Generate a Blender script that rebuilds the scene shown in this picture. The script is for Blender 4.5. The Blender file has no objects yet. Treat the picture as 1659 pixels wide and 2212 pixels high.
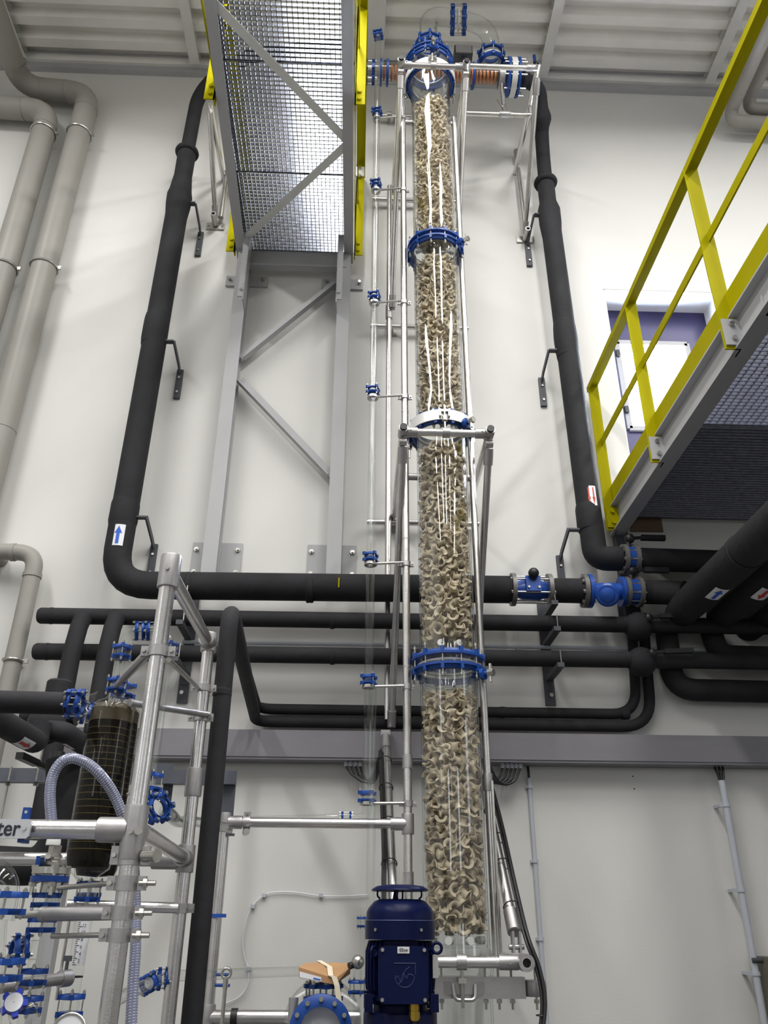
import bpy, bmesh, math, random
from mathutils import Vector as V, Matrix, Euler, noise
random.seed(11)
sc = bpy.context.scene
COL = sc.collection
R_ = math.radians

# ------------------------------------------------------------------ camera
FPX = 1734.0
TH, PS, RO = R_(27.0), R_(1.885), R_(0.37)
CAM = V((0, 0, 1.6))
FW = V((math.sin(PS)*math.cos(TH), math.cos(PS)*math.cos(TH), math.sin(TH)))
RT0 = V((math.cos(PS), -math.sin(PS), 0)); UP0 = RT0.cross(FW)
RT = RT0*math.cos(RO)+UP0*math.sin(RO); UP = UP0*math.cos(RO)-RT0*math.sin(RO)
cd = bpy.data.cameras.new('camera'); cam = bpy.data.objects.new('camera', cd); COL.objects.link(cam)
cd.sensor_fit = 'HORIZONTAL'; cd.sensor_width = 36.0; cd.lens = 36.0*FPX/1659.0; cd.clip_start = .05
m3 = Matrix((RT, UP, -FW)).transposed()
cam.matrix_world = Matrix.Translation(CAM) @ m3.to_4x4()
sc.camera = cam

# ------------------------------------------------------------------ world, lamps, exposure
sc.view_settings.view_transform = 'Standard'; sc.view_settings.look = 'None'
sc.view_settings.gamma = 1.0; sc.view_settings.use_curve_mapping = False
sc.view_settings.exposure = 0.0
sc.cycles.max_bounces = 10; sc.cycles.transparent_max_bounces = 32
sc.cycles.caustics_reflective = False; sc.cycles.caustics_refractive = False
w = bpy.data.worlds.new('overcast_sky'); sc.world = w; w.use_nodes = True
w.node_tree.nodes['Background'].inputs[0].default_value = (.74, .84, 1.0, 1)
w.node_tree.nodes['Background'].inputs[1].default_value = 170.0
YW = 5.4            # inner face of the wall behind the column
ZC = 9.45           # roof deck
# assumed rows of long hall lamps, unseen under the roof, running towards the wall
for i, (lx, e) in enumerate([(-3.9, 1.0), (-.45, 1.0), (1.8, 1.0), (4.6, 1.0), (7.6, .9)]):
    for j, ly in enumerate((-4.9, -1.7, 1.5)):
        ld = bpy.data.lights.new('hall_lamp', 'AREA'); ld.shape = 'RECTANGLE'
        ld.size = .42; ld.size_y = 2.7; ld.energy = 136*e*(.52, .92, 1.2)[j]; ld.color = (1.0, .99, .972)
        lo = bpy.data.objects.new('hall_lamp', ld); lo.location = (lx, ly, 8.9); COL.objects.link(lo)

# one broad assumed high-bay lamp over the aisle between the galleries, added for reflections
ld = bpy.data.lights.new('high_bay_lamp', 'AREA'); ld.shape = 'RECTANGLE'; ld.size = .7; ld.size_y = .8; ld.energy = 30; ld.color = (1.0, .985, .96)
lo = bpy.data.objects.new('high_bay_lamp', ld); lo.location = (-.12, 2.9, 9.15); COL.objects.link(lo)

# ------------------------------------------------------------------ pixel -> point on a known plane of the hall
def ray(x, y): return FW + RT*((x-829.5)/FPX) - UP*((y-1106)/FPX)
def at(x, y, Y): r = ray(x, y); return CAM + r*((Y-CAM.y)/r.y)
def atz(x, y, z): r = ray(x, y); return CAM + r*((z-CAM.z)/r.z)
def zz(x, y, Y): return at(x, y, Y).z
def xx(Y, *pts): return sum(at(x, y, Y).x for x, y in pts)/len(pts)

# ------------------------------------------------------------------ materials
def lin(c):
    c = c/255.0
    return c/12.92 if c <= .04045 else ((c+.055)/1.055)**2.4
def rgb(r, g, b): return (lin(r), lin(g), lin(b), 1)
MATS = {}
def mat(name, c, rough=.5, metal=0, vary=.06, scale=8, bump=0, bscale=60, coat=0, stretch=None, spec=.5):
    m = bpy.data.materials.new(name); m.use_nodes = True; nt = m.node_tree; N = nt.nodes
    b = N['Principled BSDF']; b.inputs['Roughness'].default_value = rough; b.inputs['Metallic'].default_value = metal
    b.inputs['Specular IOR Level'].default_value = spec
    if coat: b.inputs['Coat Weight'].default_value = coat; b.inputs['Coat Roughness'].default_value = .08
    tc = N.new('ShaderNodeTexCoord'); no = N.new('ShaderNodeTexNoise'); no.inputs['Scale'].default_value = scale; no.inputs['Detail'].default_value = 5
    mp = N.new('ShaderNodeMapping')
    if stretch: mp.inputs['Scale'].default_value = stretch
    nt.links.new(tc.outputs['Object'], mp.inputs[0]); nt.links.new(mp.outputs[0], no.inputs['Vector'])
    rp = N.new('ShaderNodeValToRGB'); rp.color_ramp.elements[0].position = .3; rp.color_ramp.elements[1].position = .7
    rp.color_ramp.elements[0].color = tuple(x*(1-vary) for x in c[:3])+(1,)
    rp.color_ramp.elements[1].color = tuple(min(1, x*(1+vary)) for x in c[:3])+(1,)
    nt.links.new(no.outputs['Fac'], rp.inputs[0]); nt.links.new(rp.outputs[0], b.inputs['Base Color'])
    if bump:
        n2 = N.new('ShaderNodeTexNoise'); n2.inputs['Scale'].default_value = bscale; n2.inputs['Detail'].default_value = 3
        nt.links.new(mp.outputs[0], n2.inputs['Vector'])
        bp = N.new('ShaderNodeBump'); bp.inputs['Strength'].default_value = bump; bp.inputs['Distance'].default_value = .01
        nt.links.new(n2.outputs['Fac'], bp.inputs['Height']); nt.links.new(bp.outputs[0], b.inputs['Normal'])
    MATS[name] = m; return m
def glass(name, tint=(.982, .988, .985), edge=(.42, .45, .44), refl=.022, rough=.0, ripple=0):
    m = bpy.data.materials.new(name); m.use_nodes = True; nt = m.node_tree; N = nt.nodes; N.remove(N['Principled BSDF'])
    lw = N.new('ShaderNodeLayerWeight'); lw.inputs['Blend'].default_value = .5
    rp = N.new('ShaderNodeValToRGB'); e = rp.color_ramp.elements
    e[0].position = .72; e[0].color = tint+(1,); e[1].position = 1.0; e[1].color = edge+(1,)
    nt.links.new(lw.outputs['Facing'], rp.inputs[0])
    tr = N.new('ShaderNodeBsdfTransparent'); nt.links.new(rp.outputs[0], tr.inputs[0])
    gl = N.new('ShaderNodeBsdfGlossy'); gl.inputs['Roughness'].default_value = rough; gl.inputs['Color'].default_value = (1, 1, 1, 1)
    if ripple:
        tc = N.new('ShaderNodeTexCoord'); mp = N.new('ShaderNodeMapping'); mp.inputs['Scale'].default_value = (1, 1, .22)
        no = N.new('ShaderNodeTexNoise'); no.inputs['Scale'].default_value = 5; no.inputs['Detail'].default_value = 1
        bp = N.new('ShaderNodeBump'); bp.inputs['Strength'].default_value = ripple; bp.inputs['Distance'].default_value = .05
        nt.links.new(tc.outputs['Object'], mp.inputs[0]); nt.links.new(mp.outputs[0], no.inputs['Vector'])
        nt.links.new(no.outputs['Fac'], bp.inputs['Height']); nt.links.new(bp.outputs[0], gl.inputs['Normal'])
    po = N.new('ShaderNodeMath'); po.operation = 'POWER'; po.inputs[1].default_value = 4.0
    nt.links.new(lw.outputs['Facing'], po.inputs[0])
    ma = N.new('ShaderNodeMath'); ma.operation = 'MULTIPLY_ADD'; ma.inputs[1].default_value = .55; ma.inputs[2].default_value = refl
    nt.links.new(po.outputs[0], ma.inputs[0])
    mx = N.new('ShaderNodeMixShader'); nt.links.new(ma.outputs[0], mx.inputs[0])
    nt.links.new(tr.outputs[0], mx.inputs[1]); nt.links.new(gl.outputs[0], mx.inputs[2])
    nt.links.new(mx.outputs[0], N['Material Output'].inputs[0]); MATS[name] = m; return m

WALL = mat('wall_paint', rgb(217, 216, 212), .75, vary=.025, scale=1.2, bump=.06, bscale=90)
ROOF = mat('roof_deck_paint', rgb(238, 236, 231), .6, vary=.05, scale=3)
HALL = mat('hall_wall_paint', rgb(186, 185, 182), .8, vary=.15, scale=.6)
FLOOR = mat('floor_coating', rgb(96, 96, 97), .35, vary=.08)
GPAINT = mat('grey_steel_paint', rgb(176, 176, 178), .5, vary=.03, scale=4, spec=.35)
ROOFBEAM = mat('roof_beam_paint', rgb(216, 216, 212), .5, vary=.03)
TRAY = mat('cable_duct_paint', rgb(124, 122, 127), .45, vary=.04, scale=2, stretch=(1, 8, 8))
BEIGE = mat('beige_pipe_plastic', rgb(150, 147, 141), .45, spec=.3, vary=.03, scale=3)
FOAM = mat('black_pipe_foam', rgb(39, 39, 42), .8, spec=.3, vary=.22, scale=5, bump=.25, bscale=25)
ALU = mat('brushed_tube_metal', rgb(214, 212, 211), .26, .95, vary=.08, scale=12, bump=.05, bscale=200)
CAST = mat('cast_fitting_metal', rgb(178, 176, 176), .42, .88, vary=.06, scale=30, bump=.035, bscale=180)
STEEL = mat('bolt_steel', rgb(190, 188, 182), .3, .95, vary=.1, scale=30)
DSTEEL = mat('dark_bracket_steel', rgb(74, 76, 82), .55, .2, vary=.1)
RAILG = mat('grey_rail_steel', rgb(84, 87, 96), .5, .2, vary=.06)
BLUE = mat('blue_flange_enamel', rgb(22, 66, 142), .4, spec=.4, vary=.07, scale=20)
VBLUE = mat('blue_valve_enamel', rgb(34, 78, 165), .35, vary=.07, scale=20)
MBLUE = mat('motor_blue_enamel', rgb(14, 22, 60), .34, vary=.06, scale=9, bump=.04, bscale=150, spec=.12)
YEL = mat('yellow_rail_paint', rgb(166, 158, 2), .6, vary=.03, scale=6, spec=.06)
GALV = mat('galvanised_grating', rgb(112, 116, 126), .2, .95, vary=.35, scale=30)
GALVB = mat('shaded_grating', rgb(176, 178, 192), .5, .3, vary=.2, scale=30)  # paler grating copy, bounced light from below put into the colour
GALVD = mat('weathered_grating', rgb(66, 70, 88), .5, .3, vary=.3, scale=30)  # same grating, colour darkened to stand for the unlit underside
CER = mat('saddle_ceramic', rgb(192, 178, 153), .65, vary=.08, scale=6)
WHITE = mat('white_plastic', rgb(236, 236, 232), .35, vary=.02)
OFFW = mat('white_coated_ring', rgb(226, 226, 224), .3, .15, vary=.03)
BLACK = mat('black_rubber', rgb(28, 28, 31), .45, vary=.15)
BRASS = mat('brass', rgb(200, 165, 70), .3, .9, vary=.1)
COIL = mat('copper_tube_coil', rgb(190, 120, 78), .4, .35, vary=.15, scale=20)
CARD = mat('cardboard', rgb(178, 138, 98), .8, vary=.06)
PLY = mat('brown_board', rgb(120, 98, 80), .7, vary=.15, scale=6, stretch=(1, 6, 6))
TAPE = mat('cream_strap', rgb(225, 214, 190), .6, vary=.03)
HOSE = mat('clear_blue_hose', rgb(126, 130, 156), .2, vary=.1, scale=40, coat=.6)
BROWN = mat('brown_coil_fluid', rgb(20, 16, 9), .6, vary=.3, scale=10, spec=.05)
GOLD = mat('coil_ring_glint', rgb(84, 73, 40), .7, spec=.1, vary=.2, scale=20)  # gold colour of the coil rings themselves
CONDUIT = mat('light_grey_conduit', rgb(188, 192, 200), .4, vary=.03)
BOXG = mat('olive_grey_box', rgb(110, 106, 92), .5, vary=.04)
NAVY = mat('navy_window_frame', rgb(52, 48, 92), .4, vary=.05)
SREV = mat('window_reveal_paint', rgb(244, 244, 244), .7, vary=.02)  # whiter than the wall to imitate daylight on the reveal
SIGN = mat('sign_plate', rgb(196, 197, 200), .35, .3, vary=.02)
INK = mat('dark_ink', rgb(34, 34, 48), .5, vary=.02)
ABLUE = mat('arrow_blue', rgb(30, 92, 200), .5, vary=.02)
ARED = mat('arrow_red', rgb(196, 56, 46), .5, vary=.02)
LABELW = mat('label_white', rgb(232, 232, 236), .5, vary=.02)
def lit(name, c, e):
    m = bpy.data.materials.new(name); m.use_nodes = True; b = m.node_tree.nodes['Principled BSDF']
    b.inputs['Base Color'].default_value = (.8, .8, .8, 1); b.inputs['Emission Color'].default_value = c; b.inputs['Emission Strength'].default_value = e; return m
ASSUMED_PANE = lit('frosted_daylight_pane', (.86, .93, 1, 1), 3.0)  # glowing surface for the assumed, unseen windows
GLASS = glass('pipe_glass')
CGLASS = glass('column_glass', edge=(.36, .40, .42), refl=.045, ripple=.09)
PANE = glass('window_glass', edge=(.8, .85, .85))

# ------------------------------------------------------------------ mesh builder
def basis(d):
    d = d.normalized(); a = V((0, 0, 1)) if abs(d.z) < .9 else V((1, 0, 0))
    u = a.cross(d).normalized(); return u, d.cross(u), d
class MB:
    def __init__(s): s.v = []; s.f = []; s.sm = []
    def add(s, vs, fs, smooth=False):
        o = len(s.v); s.v += [V(p) for p in vs]; s.f += [tuple(i+o for i in f) for f in fs]; s.sm += [smooth]*len(fs); return s
    def box(s, c, size, M=None):
        x, y, z = (k/2 for k in size); c = V(c)
        p = [V((sx*x, sy*y, sz*z)) for sz in (-1, 1) for sy in (-1, 1) for sx in (-1, 1)]
        p = [(M @ q if M else q)+c for q in p]
        return s.add(p, [(0, 2, 3, 1), (4, 5, 7, 6), (0, 1, 5, 4), (2, 6, 7, 3), (0, 4, 6, 2), (1, 3, 7, 5)])
    def beam(s, p0, p1, w, h, up=V((0, 0, 1))):
        p0, p1 = V(p0), V(p1); d = (p1-p0).normalized(); a = d.cross(up).normalized(); b = a.cross(d)
        q = [p+a*(i*w/2)+b*(j*h/2) for p in (p0, p1) for j in (-1, 1) for i in (-1, 1)]
        return s.add(q, [(0, 1, 3, 2), (4, 6, 7, 5), (0, 4, 5, 1), (2, 3, 7, 6), (0, 2, 6, 4), (1, 5, 7, 3)])
    def extrude(s, p0, p1, poly, a, b):
        p0, p1 = V(p0), V(p1); n = len(poly)
        q = [p+a*x+b*y for p in (p0, p1) for x, y in poly]
        return s.add(q, [tuple(range(n))[::-1], tuple(range(n, 2*n))]+[(i, (i+1) % n, n+(i+1) % n, n+i) for i in range(n)])
    def sweep(s, pts, r, n=14, caps=True):
        pts = [V(p) for p in pts]; k = len(pts)
        rs = r if isinstance(r, (list, tuple)) else [r]*k
        u = None; q = []
        for i in range(k):
            t = (pts[min(i+1, k-1)]-pts[max(i-1, 0)]).normalized()
            if u is None: u = basis(t)[0]
            else: u = (u-t*u.dot(t)).normalized()
            w_ = t.cross(u)
            q += [pts[i]+(u*math.cos(2*math.pi*j/n)+w_*math.sin(2*math.pi*j/n))*rs[i] for j in range(n)]
        f = [(i*n+j, i*n+(j+1) % n, (i+1)*n+(j+1) % n, (i+1)*n+j) for i in range(k-1) for j in range(n)]
        s.add(q, f, True)
        if caps:
            o = len(s.v)-len(q)
            s.f += [tuple(o+j for j in range(n))[::-1], tuple(o+(k-1)*n+j for j in range(n))]; s.sm += [False, False]
        return s
    def cyl(s, p0, p1, r, r1=None, n=14, caps=True): return s.sweep([p0, p1], [r, r if r1 is None else r1], n, caps)
    def path(s, pts, r, bend=.1, n=14, seg=7, caps=True): return s.sweep(round_path(pts, bend, seg), r, n, caps)
    def lathe(s, c, axis, prof, n=24, closed=False, caps=False):
        c = V(c); u, w_, d = basis(V(axis)); k = len(prof)
        q = [c+d*h+(u*math.cos(2*math.pi*j/n)+w_*math.sin(2*math.pi*j/n))*r for r, h in prof for j in range(n)]
        m = k if closed else k-1
        f = [(i*n+j, i*n+(j+1) % n, ((i+1) % k)*n+(j+1) % n, ((i+1) % k)*n+j) for i in range(m) for j in range(n)]
        s.add(q, f, True)
        if caps:
            o = len(s.v)-len(q); s.f += [tuple(o+j for j in range(n))[::-1], tuple(o+(k-1)*n+j for j in range(n))]; s.sm += [False, False]
        return s
    def ring(s, c, axis, ri, ro, h, n=24):
        return s.lathe(c, axis, [(ri, -h/2), (ro, -h/2), (ro, h/2), (ri, h/2)], n, True)
    def torus(s, c, axis, R, r, n=24, m=8):
        return s.lathe(c, axis, [(R+r*math.cos(2*math.pi*i/m), r*math.sin(2*math.pi*i/m)) for i in range(m)], n, True)
    def ball(s, c, r, n=18, sq=1.0):
        return s.lathe(c, (0, 0, 1), [(max(1e-4, r*math.sin(math.pi*i/10)), -r*sq*math.cos(math.pi*i/10)) for i in range(11)], n)
    def mesh(s, name, m, origin=V((0, 0, 0)), ang=38):
        me = bpy.data.meshes.new(name); me.from_pydata([tuple(p-origin) for p in s.v], [], s.f)
        me.polygons.foreach_set('use_smooth', s.sm)
        if any(s.sm): me.set_sharp_from_angle(angle=R_(ang))
        bm = bmesh.new(); bm.from_mesh(me); bmesh.ops.recalc_face_normals(bm, faces=bm.faces); bm.to_mesh(me); bm.free()
        me.materials.append(m); return me
def round_path(pts, bend, seg=7):
    pts = [V(p) for p in pts]; out = [pts[0]]
    for i in range(1, len(pts)-1):
        a, b, c = pts[i-1], pts[i], pts[i+1]; d0 = (a-b); d1 = (c-b)
        bd = bend[i-1] if isinstance(bend, (list, tuple)) else bend
        r = min(bd, d0.length*.49, d1.length*.49); p0 = b+d0.normalized()*r; p1 = b+d1.normalized()*r
        for k in range(seg+1):
            t = k/seg; th = t*math.pi/2; wv = (1-t)**2, 2*t*(1-t)*.98, t*t
            out.append(p0*(1-t)**2+b*2*t*(1-t)+p1*t*t)
    out.append(pts[-1]); return out
def smooth_curve(pts, seg=6):
    pts = [V(p) for p in pts]; out = []
    for i in range(len(pts)-1):
        p0 = pts[max(i-1, 0)]; p1 = pts[i]; p2 = pts[i+1]; p3 = pts[min(i+2, len(pts)-1)]
        for k in range(seg):
            t = k/seg
            out.append(.5*((2*p1)+(p2-p0)*t+(2*p0-5*p1+4*p2-p3)*t*t+(3*p1-p0-3*p2+p3)*t**3))
    out.append(pts[-1]); return out

# ------------------------------------------------------------------ objects
def wloc(o):
    p = V((0, 0, 0))
    while o: p += o.location; o = o.parent
    return p
def thing(name, label, cat, loc=(0, 0, 0), group=None):
    o = bpy.data.objects.new(name, None); o.empty_display_size = .05; o.location = loc; COL.objects.link(o)
    o['label'] = label; o['category'] = cat
    if group: o['group'] = group
    return o
def part(name, mb, m, parent, label=None, kind=None, ang=38):
    o = bpy.data.objects.new(name, mb.mesh(name, m, wloc(parent), ang)); o.parent = parent; COL.objects.link(o)
    if label: o['label'] = label
    if kind: o['kind'] = kind
    return o
def solo(name, mb, m, label, cat, group=None, kind=None):
    c = sum(mb.v, V())/len(mb.v); o = bpy.data.objects.new(name, mb.mesh(name, m, c)); o.location = c; COL.objects.link(o)
    o['label'] = label; o['category'] = cat
    if group: o['group'] = group
    if kind: o['kind'] = kind
    return o
def struct(name, mb, m, parent=None, label=None):
    o = bpy.data.objects.new(name, mb.mesh(name, m)); COL.objects.link(o)
    if parent: o.parent = parent
    else: o['kind'] = 'structure'
    if label: o['label'] = label
    return o
def place(name, me, parent, M, kind=None):
    o = bpy.data.objects.new(name, me); o.parent = parent; COL.objects.link(o)
    o.matrix_local = Matrix.Translation(-wloc(parent)) @ M
    if kind: o['kind'] = kind
    return o
def sub(name, me, parent, M=None, kind=None):
    o = bpy.data.objects.new(name, me); o.parent = parent; COL.objects.link(o)
    if M: o.matrix_local = M
    if kind: o['kind'] = kind
    return o
def frame(p, axis, spin=0):
    u, w_, d = basis(V(axis)); m = Matrix((u, w_, d)).transposed().to_4x4()
    return Matrix.Translation(V(p)) @ m @ Matrix.Rotation(spin, 4, 'Z')
CACHE = {}
def small_coupling(parent, p, axis, rp, ro=None, n=4, t=None, gap=None, spin=.4, m=None):
    """two lobed flange rings, a clear gasket between them and their through bolts"""
    m = m or BLUE
    ro = ro or rp*1.55; t = t or rp*.55; gap = gap or rp*.75
    key = (round(rp, 4), round(ro, 4), n, round(t, 4), round(gap, 4), m.name)
    if key not in CACHE:
        r = MB(); r.lathe((0, 0, 0), (0, 0, 1), [(rp*1.03, 0), (ro, 0), (ro*.99, t*.45), (rp*1.22, t), (rp*1.03, t)], 20, True)
        for k in range(n):
            a = 2*math.pi*k/n; M = Matrix.Rotation(a, 4, 'Z')
            r.box(M @ V((ro*1.0, 0, t*.5)), (ro*.46, ro*.42, t*1.0), M.to_3x3())
        b = MB()
        for k in range(n):
            a = 2*math.pi*k/n; c = V((math.cos(a)*ro*1.06, math.sin(a)*ro*1.06, 0)); br = max(.0022, rp*.085); z = V((0, 0, 1))
            b.cyl(c-z*(t*1.75+gap), c+z*t*1.75, br, n=6)
            b.cyl(c+z*t, c+z*t*1.5, br*1.9, n=6); b.cyl(c-z*(gap+t*1.5), c-z*(gap+t), br*1.9, n=6)
        g = MB(); g.lathe((0, 0, 0), (0, 0, 1), [(rp*1.0, -gap-t*.4), (rp*1.28, -gap), (rp*1.28, 0), (rp*1.0, t*.4)], 16)
        CACHE[key] = (r.mesh('flange_ring', m), b.mesh('bolts', STEEL), g.mesh('glass_bead', GLASS))
    rm, bmh, gm = CACHE[key]; F = frame(p, axis, spin) @ Matrix.Translation((0, 0, gap/2))
    a = place('flange_ring', rm, parent, F)
    b = place('flange_ring', rm, parent, F @ Matrix.Translation((0, 0, -gap)) @ Matrix.Rotation(math.pi, 4, 'X'))
    sub('bolts', bmh, a, kind='stuff'); sub('glass_bead', gm, a)
    return a
def tube(parent, p0, p1, r=.0235, m=None, name='tube', n=16): return part(name, MB().cyl(p0, p1, r, n=n), m or ALU, parent)
def fitting(parent, p, axis, r=.0235, L=.09, screw=True, name='fitting'):
    p = V(p); u, w_, d = basis(V(axis)); b = MB(); ro = r*1.32
    b.lathe(p, d, [(r*.98, -L/2), (ro*.97, -L/2), (ro, -L/2+.004), (ro, L/2-.004), (ro*.97, L/2), (r*.98, L/2)], 18)
    if screw: b.cyl(p+V((0, -1, 0))*ro*.9, p+V((0, -1, 0))*ro*1.2, r*.3, n=8)
    return part(name, b, CAST, parent)
def clamp(parent, p, axis, r=.0235, L=.03, side=V((1, 0, 0))):
    """two half shells with bolted ears on both sides of a tube"""
    p = V(p); d = V(axis).normalized(); sd = (side-d*side.dot(d)).normalized(); f = d.cross(sd)
    b = MB(); b.lathe(p, d, [(r, -L/2), (r*1.28, -L/2), (r*1.28, L/2), (r, L/2)], 16, True)
    M = Matrix((sd, f, d)).transposed()
    for k in (-1, 1): b.box(p+sd*k*r*1.6, (r*.9, r*.7, L*.95), M)
    o = part('clamp', b, CAST, parent)
    s2 = MB()
    for k in (-1, 1): s2.cyl(p+sd*k*r*1.65-f*r*.75, p+sd*k*r*1.65+f*r*.75, r*.26, n=6)
    part('bolts', s2, STEEL, o, kind='stuff'); return o
def arrow_label(parent, c, n, up, w_, h, color, double=False, name='arrow_label', radius=None):
    """white sticker wrapped on a pipe with printed arrows"""
    c = V(c); n = V(n).normalized(); up = (V(up)-n*V(up).dot(n)).normalized(); rt = up.cross(n)
    rad = radius or 10
    def P(x, y, e): a = x/rad; return c+rt*math.sin(a)*(rad+e)+n*(math.cos(a)*(rad+e)-rad)+up*y
    g = [-.5+i/8 for i in range(9)]
    b = MB(); b.add([P(x*w_, y*h, .001) for y in (-.5, .5) for x in g], [(i, i+1, i+10, i+9) for i in range(8)])
    o = part(name, b, LABELW, parent)
    a = MB()
    for q in ((-.22, .22) if double else (0,)):
        k = .5 if double else 1
        pl = [(-.13*k, -.42), (.13*k, -.42), (.13*k, .08), (.30*k, .08), (0, .42), (-.30*k, .08), (-.13*k, .08)]
        a.add([P((x+q)*w_, y*h, .0025) for x, y in pl], [(0, 1, 2, 6), (2, 3, 4), (2, 4, 6), (6, 4, 5)])
    part('printed_arrow', a, color, o); return o

# ================================================================== THE SETTING
# back wall with a deep window opening
wx0, wx1, wz0, wz1 = 2.12, 3.14, 4.86, 6.63
b = MB()
def quad(b, a, c, d, e): b.add([a, c, d, e], [(0, 1, 2, 3)])
for x0, x1, z0, z1 in ((-6, wx0, 0, 9.75), (wx1, 9, 0, 9.75), (wx0, wx1, 0, wz0), (wx0, wx1, wz1, 9.75)):
    b.box(((x0+x1)/2, YW+.2, (z0+z1)/2), (x1-x0, .4, z1-z0))
wall = struct('wall_back', b, WALL, label='cream painted wall behind the column')
for px_ in ((1367, 1677), (1370, 1704)):
    p = at(*px_, YW); q = MB().cyl(p+V((0, .004, 0)), p+V((0, -.002, 0)), .005, n=8); part('wall_plug', q, BLACK, wall)
b = MB(); b.box((1.5, -1.8, -.1), (15, 15.2, .2)); struct('floor', b, FLOOR)
for nm, c, s in (('wall_left', (-6.1, -1.8, 4.8), (.2, 15.2, 9.9)), ('wall_right', (9.1, -1.8, 4.8), (.2, 15.2, 9.9)), ('wall_front', (1.5, -9.5, 4.8), (15.4, .2, 9.9))):
    struct(nm, MB().box(c, s), HALL)
# assumed windows behind the camera, glowing panes added for highlights on tubes and column
for i, (x, w3, z3, h3) in enumerate(((-4.3, 1.5, 3.6, 2.2), (-1.35, .42, 4.3, .8), (1.5, .36, 3.2, .6), (4.8, 1.5, 3.6, 2.2))):
    w2 = bpy.data.objects.new('window_%d' % (i+2), None); COL.objects.link(w2); w2['kind'] = 'structure'; w2.location = (x, -9.35, z3-h3/2)
    b = MB()
    for dx, dz, sx, sz in ((-w3/2, 0, .06, h3+.06), (w3/2, 0, .06, h3+.06), (0, -h3/2, w3, .06), (0, h3/2, w3, .06)): b.box((x+dx, -9.36, z3+dz), (sx, .08, sz))
    part('window_frame', b, NAVY, w2); part('pane', MB().box((x, -9.38, z3), (w3-.04, .02, h3-.04)), ASSUMED_PANE, w2)
for i, (x, y) in enumerate(((-5.98, -2.6), (8.98, -1.2))):  # assumed side windows with glowing panes, added for side highlights on the column
    w2 = bpy.data.objects.new('window_%d' % (i+6), None); COL.objects.link(w2); w2['kind'] = 'structure'; w2.location = (x, y, 2.6); sx_ = 1 if x < 0 else -1
    b = MB()
    for dy, dz, sy, sz in ((-.7, 0, .06, 2.1), (.7, 0, .06, 2.1), (0, -1.02, 1.4, .06), (0, 1.02, 1.4, .06)): b.box((x, y+dy, 3.9+dz), (.08, sy, sz))
    part('window_frame', b, NAVY, w2); part('pane', MB().box((x, y, 3.9), (.03, 1.34, 2.0)), ASSUMED_PANE, w2)
# trapezoidal roof deck, ribs parallel to the wall
b = MB(); prof = []; y = 5.76; P_ = .222; y = 5.32+P_*2
while y > -9.4:
    prof += [(y, ZC+.10), (y-.085, ZC+.10), (y-.105, ZC), (y-.195, ZC)]; y -= P_
q = []
for yy, z in prof: q += [(-6, yy, z), (9, yy, z)]
b.add(q, [(2*i, 2*i+1, 2*i+3, 2*i+2) for i in range(len(prof)-1)])
b.box((1.5, -1.8, ZC+.3), (15.4, 15.6, .1))
struct('ceiling', b, ROOF)
# steel edge channel along the wall head
b = MB(); zt = 9.34
b.box((1.5, YW-.012, zt+.09), (15, .024, .20)); b.box((1.5, YW-.045, zt+.185), (15, .09, .012)); b.box((1.5, YW-.03, zt-.01), (15, .06, .012))
trim = struct('trim_1', b, GPAINT, label='grey steel edge channel along the wall head')
for i, x in enumerate((-5.3, -3.55, -1.79, .045, 1.79, 3.54, 5.3, 7.1)):
    b = MB(); wd = .19 if abs(x-.045) < .01 else .10
    b.box((x, -2.05, 9.40), (wd, 14.7, .012)); b.box((x, -2.05, 9.45), (.012, 14.7, .11)); b.box((x, -2.05, ZC+.05), (wd, 14.7, .012))
    if wd > .15: b.box((x, -2.05, 9.43), (wd, 14.7, .07))
    struct('trim_%d' % (i+2), b, ROOFBEAM, label='light roof purlin under the deck')
# window
win = bpy.data.objects.new('window_1', None); COL.objects.link(win); win['kind'] = 'structure'; win.location = (2.62, YW+.3, wz0)
win['label'] = 'small deep window with a navy frame and bright glass'
b = MB(); yf = YW+.30
zo = V((0, 0, 0))
fx0, fx1 = wx0+.002, wx1-.002
gx0, gx1, gz0, gz1 = 2.26, 2.90, 5.32, 6.24
for x0, x1, z0, z1 in ((fx0, gx0, wz0, wz1), (gx1, fx1, wz0, wz1), (gx0, gx1, wz0, gz0), (gx0, gx1, gz1, wz1)):
    b.box(((x0+x1)/2, yf, (z0+z1)/2), (x1-x0, .07, z1-z0))
part('window_frame', b, NAVY, win)
b = MB(); ym = (YW+.003+yf-.035)/2; ly = yf-.035-YW-.003
for c_, s_ in (((wx0+.005, (wz0+wz1)/2), (.010, wz1-wz0)), ((wx1-.005, (wz0+wz1)/2), (.010, wz1-wz0)), (((wx0+wx1)/2, wz0+.005), (wx1-wx0, .010)), (((wx0+wx1)/2, wz1-.005), (wx1-wx0, .010))): b.box((c_[0], ym, c_[1]), (s_[0], ly, s_[1]))
part('reveal_lining', b, SREV, win, label='white reveal lining')  # thin white boxes added to make the reveal look brighter
b = MB()
for x0, x1, z0, z1 in ((gx0-.02, gx0+.025, gz0, gz1), (gx1-.025, gx1+.02, gz0, gz1), (gx0, gx1, gz0-.02, gz0+.025), (gx0, gx1, gz1-.025, gz1+.02)):
    b.box(((x0+x1)/2, yf-.045, (z0+z1)/2), (x1-x0, .03, z1-z0))
part('sash', b, GPAINT, win, label='light grey sash strips round the pane')
b = MB().box(((gx0+gx1)/2, yf, (gz0+gz1)/2), (gx1-gx0, .012, gz1-gz0)); part('pane', b, PANE, win)
b = MB()
for z0 in (5.50, 6.10): b.box((gx0-.01, yf-.07, z0), (.03, .03, .06))
part('hinge', b, BLACK, win)

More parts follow.
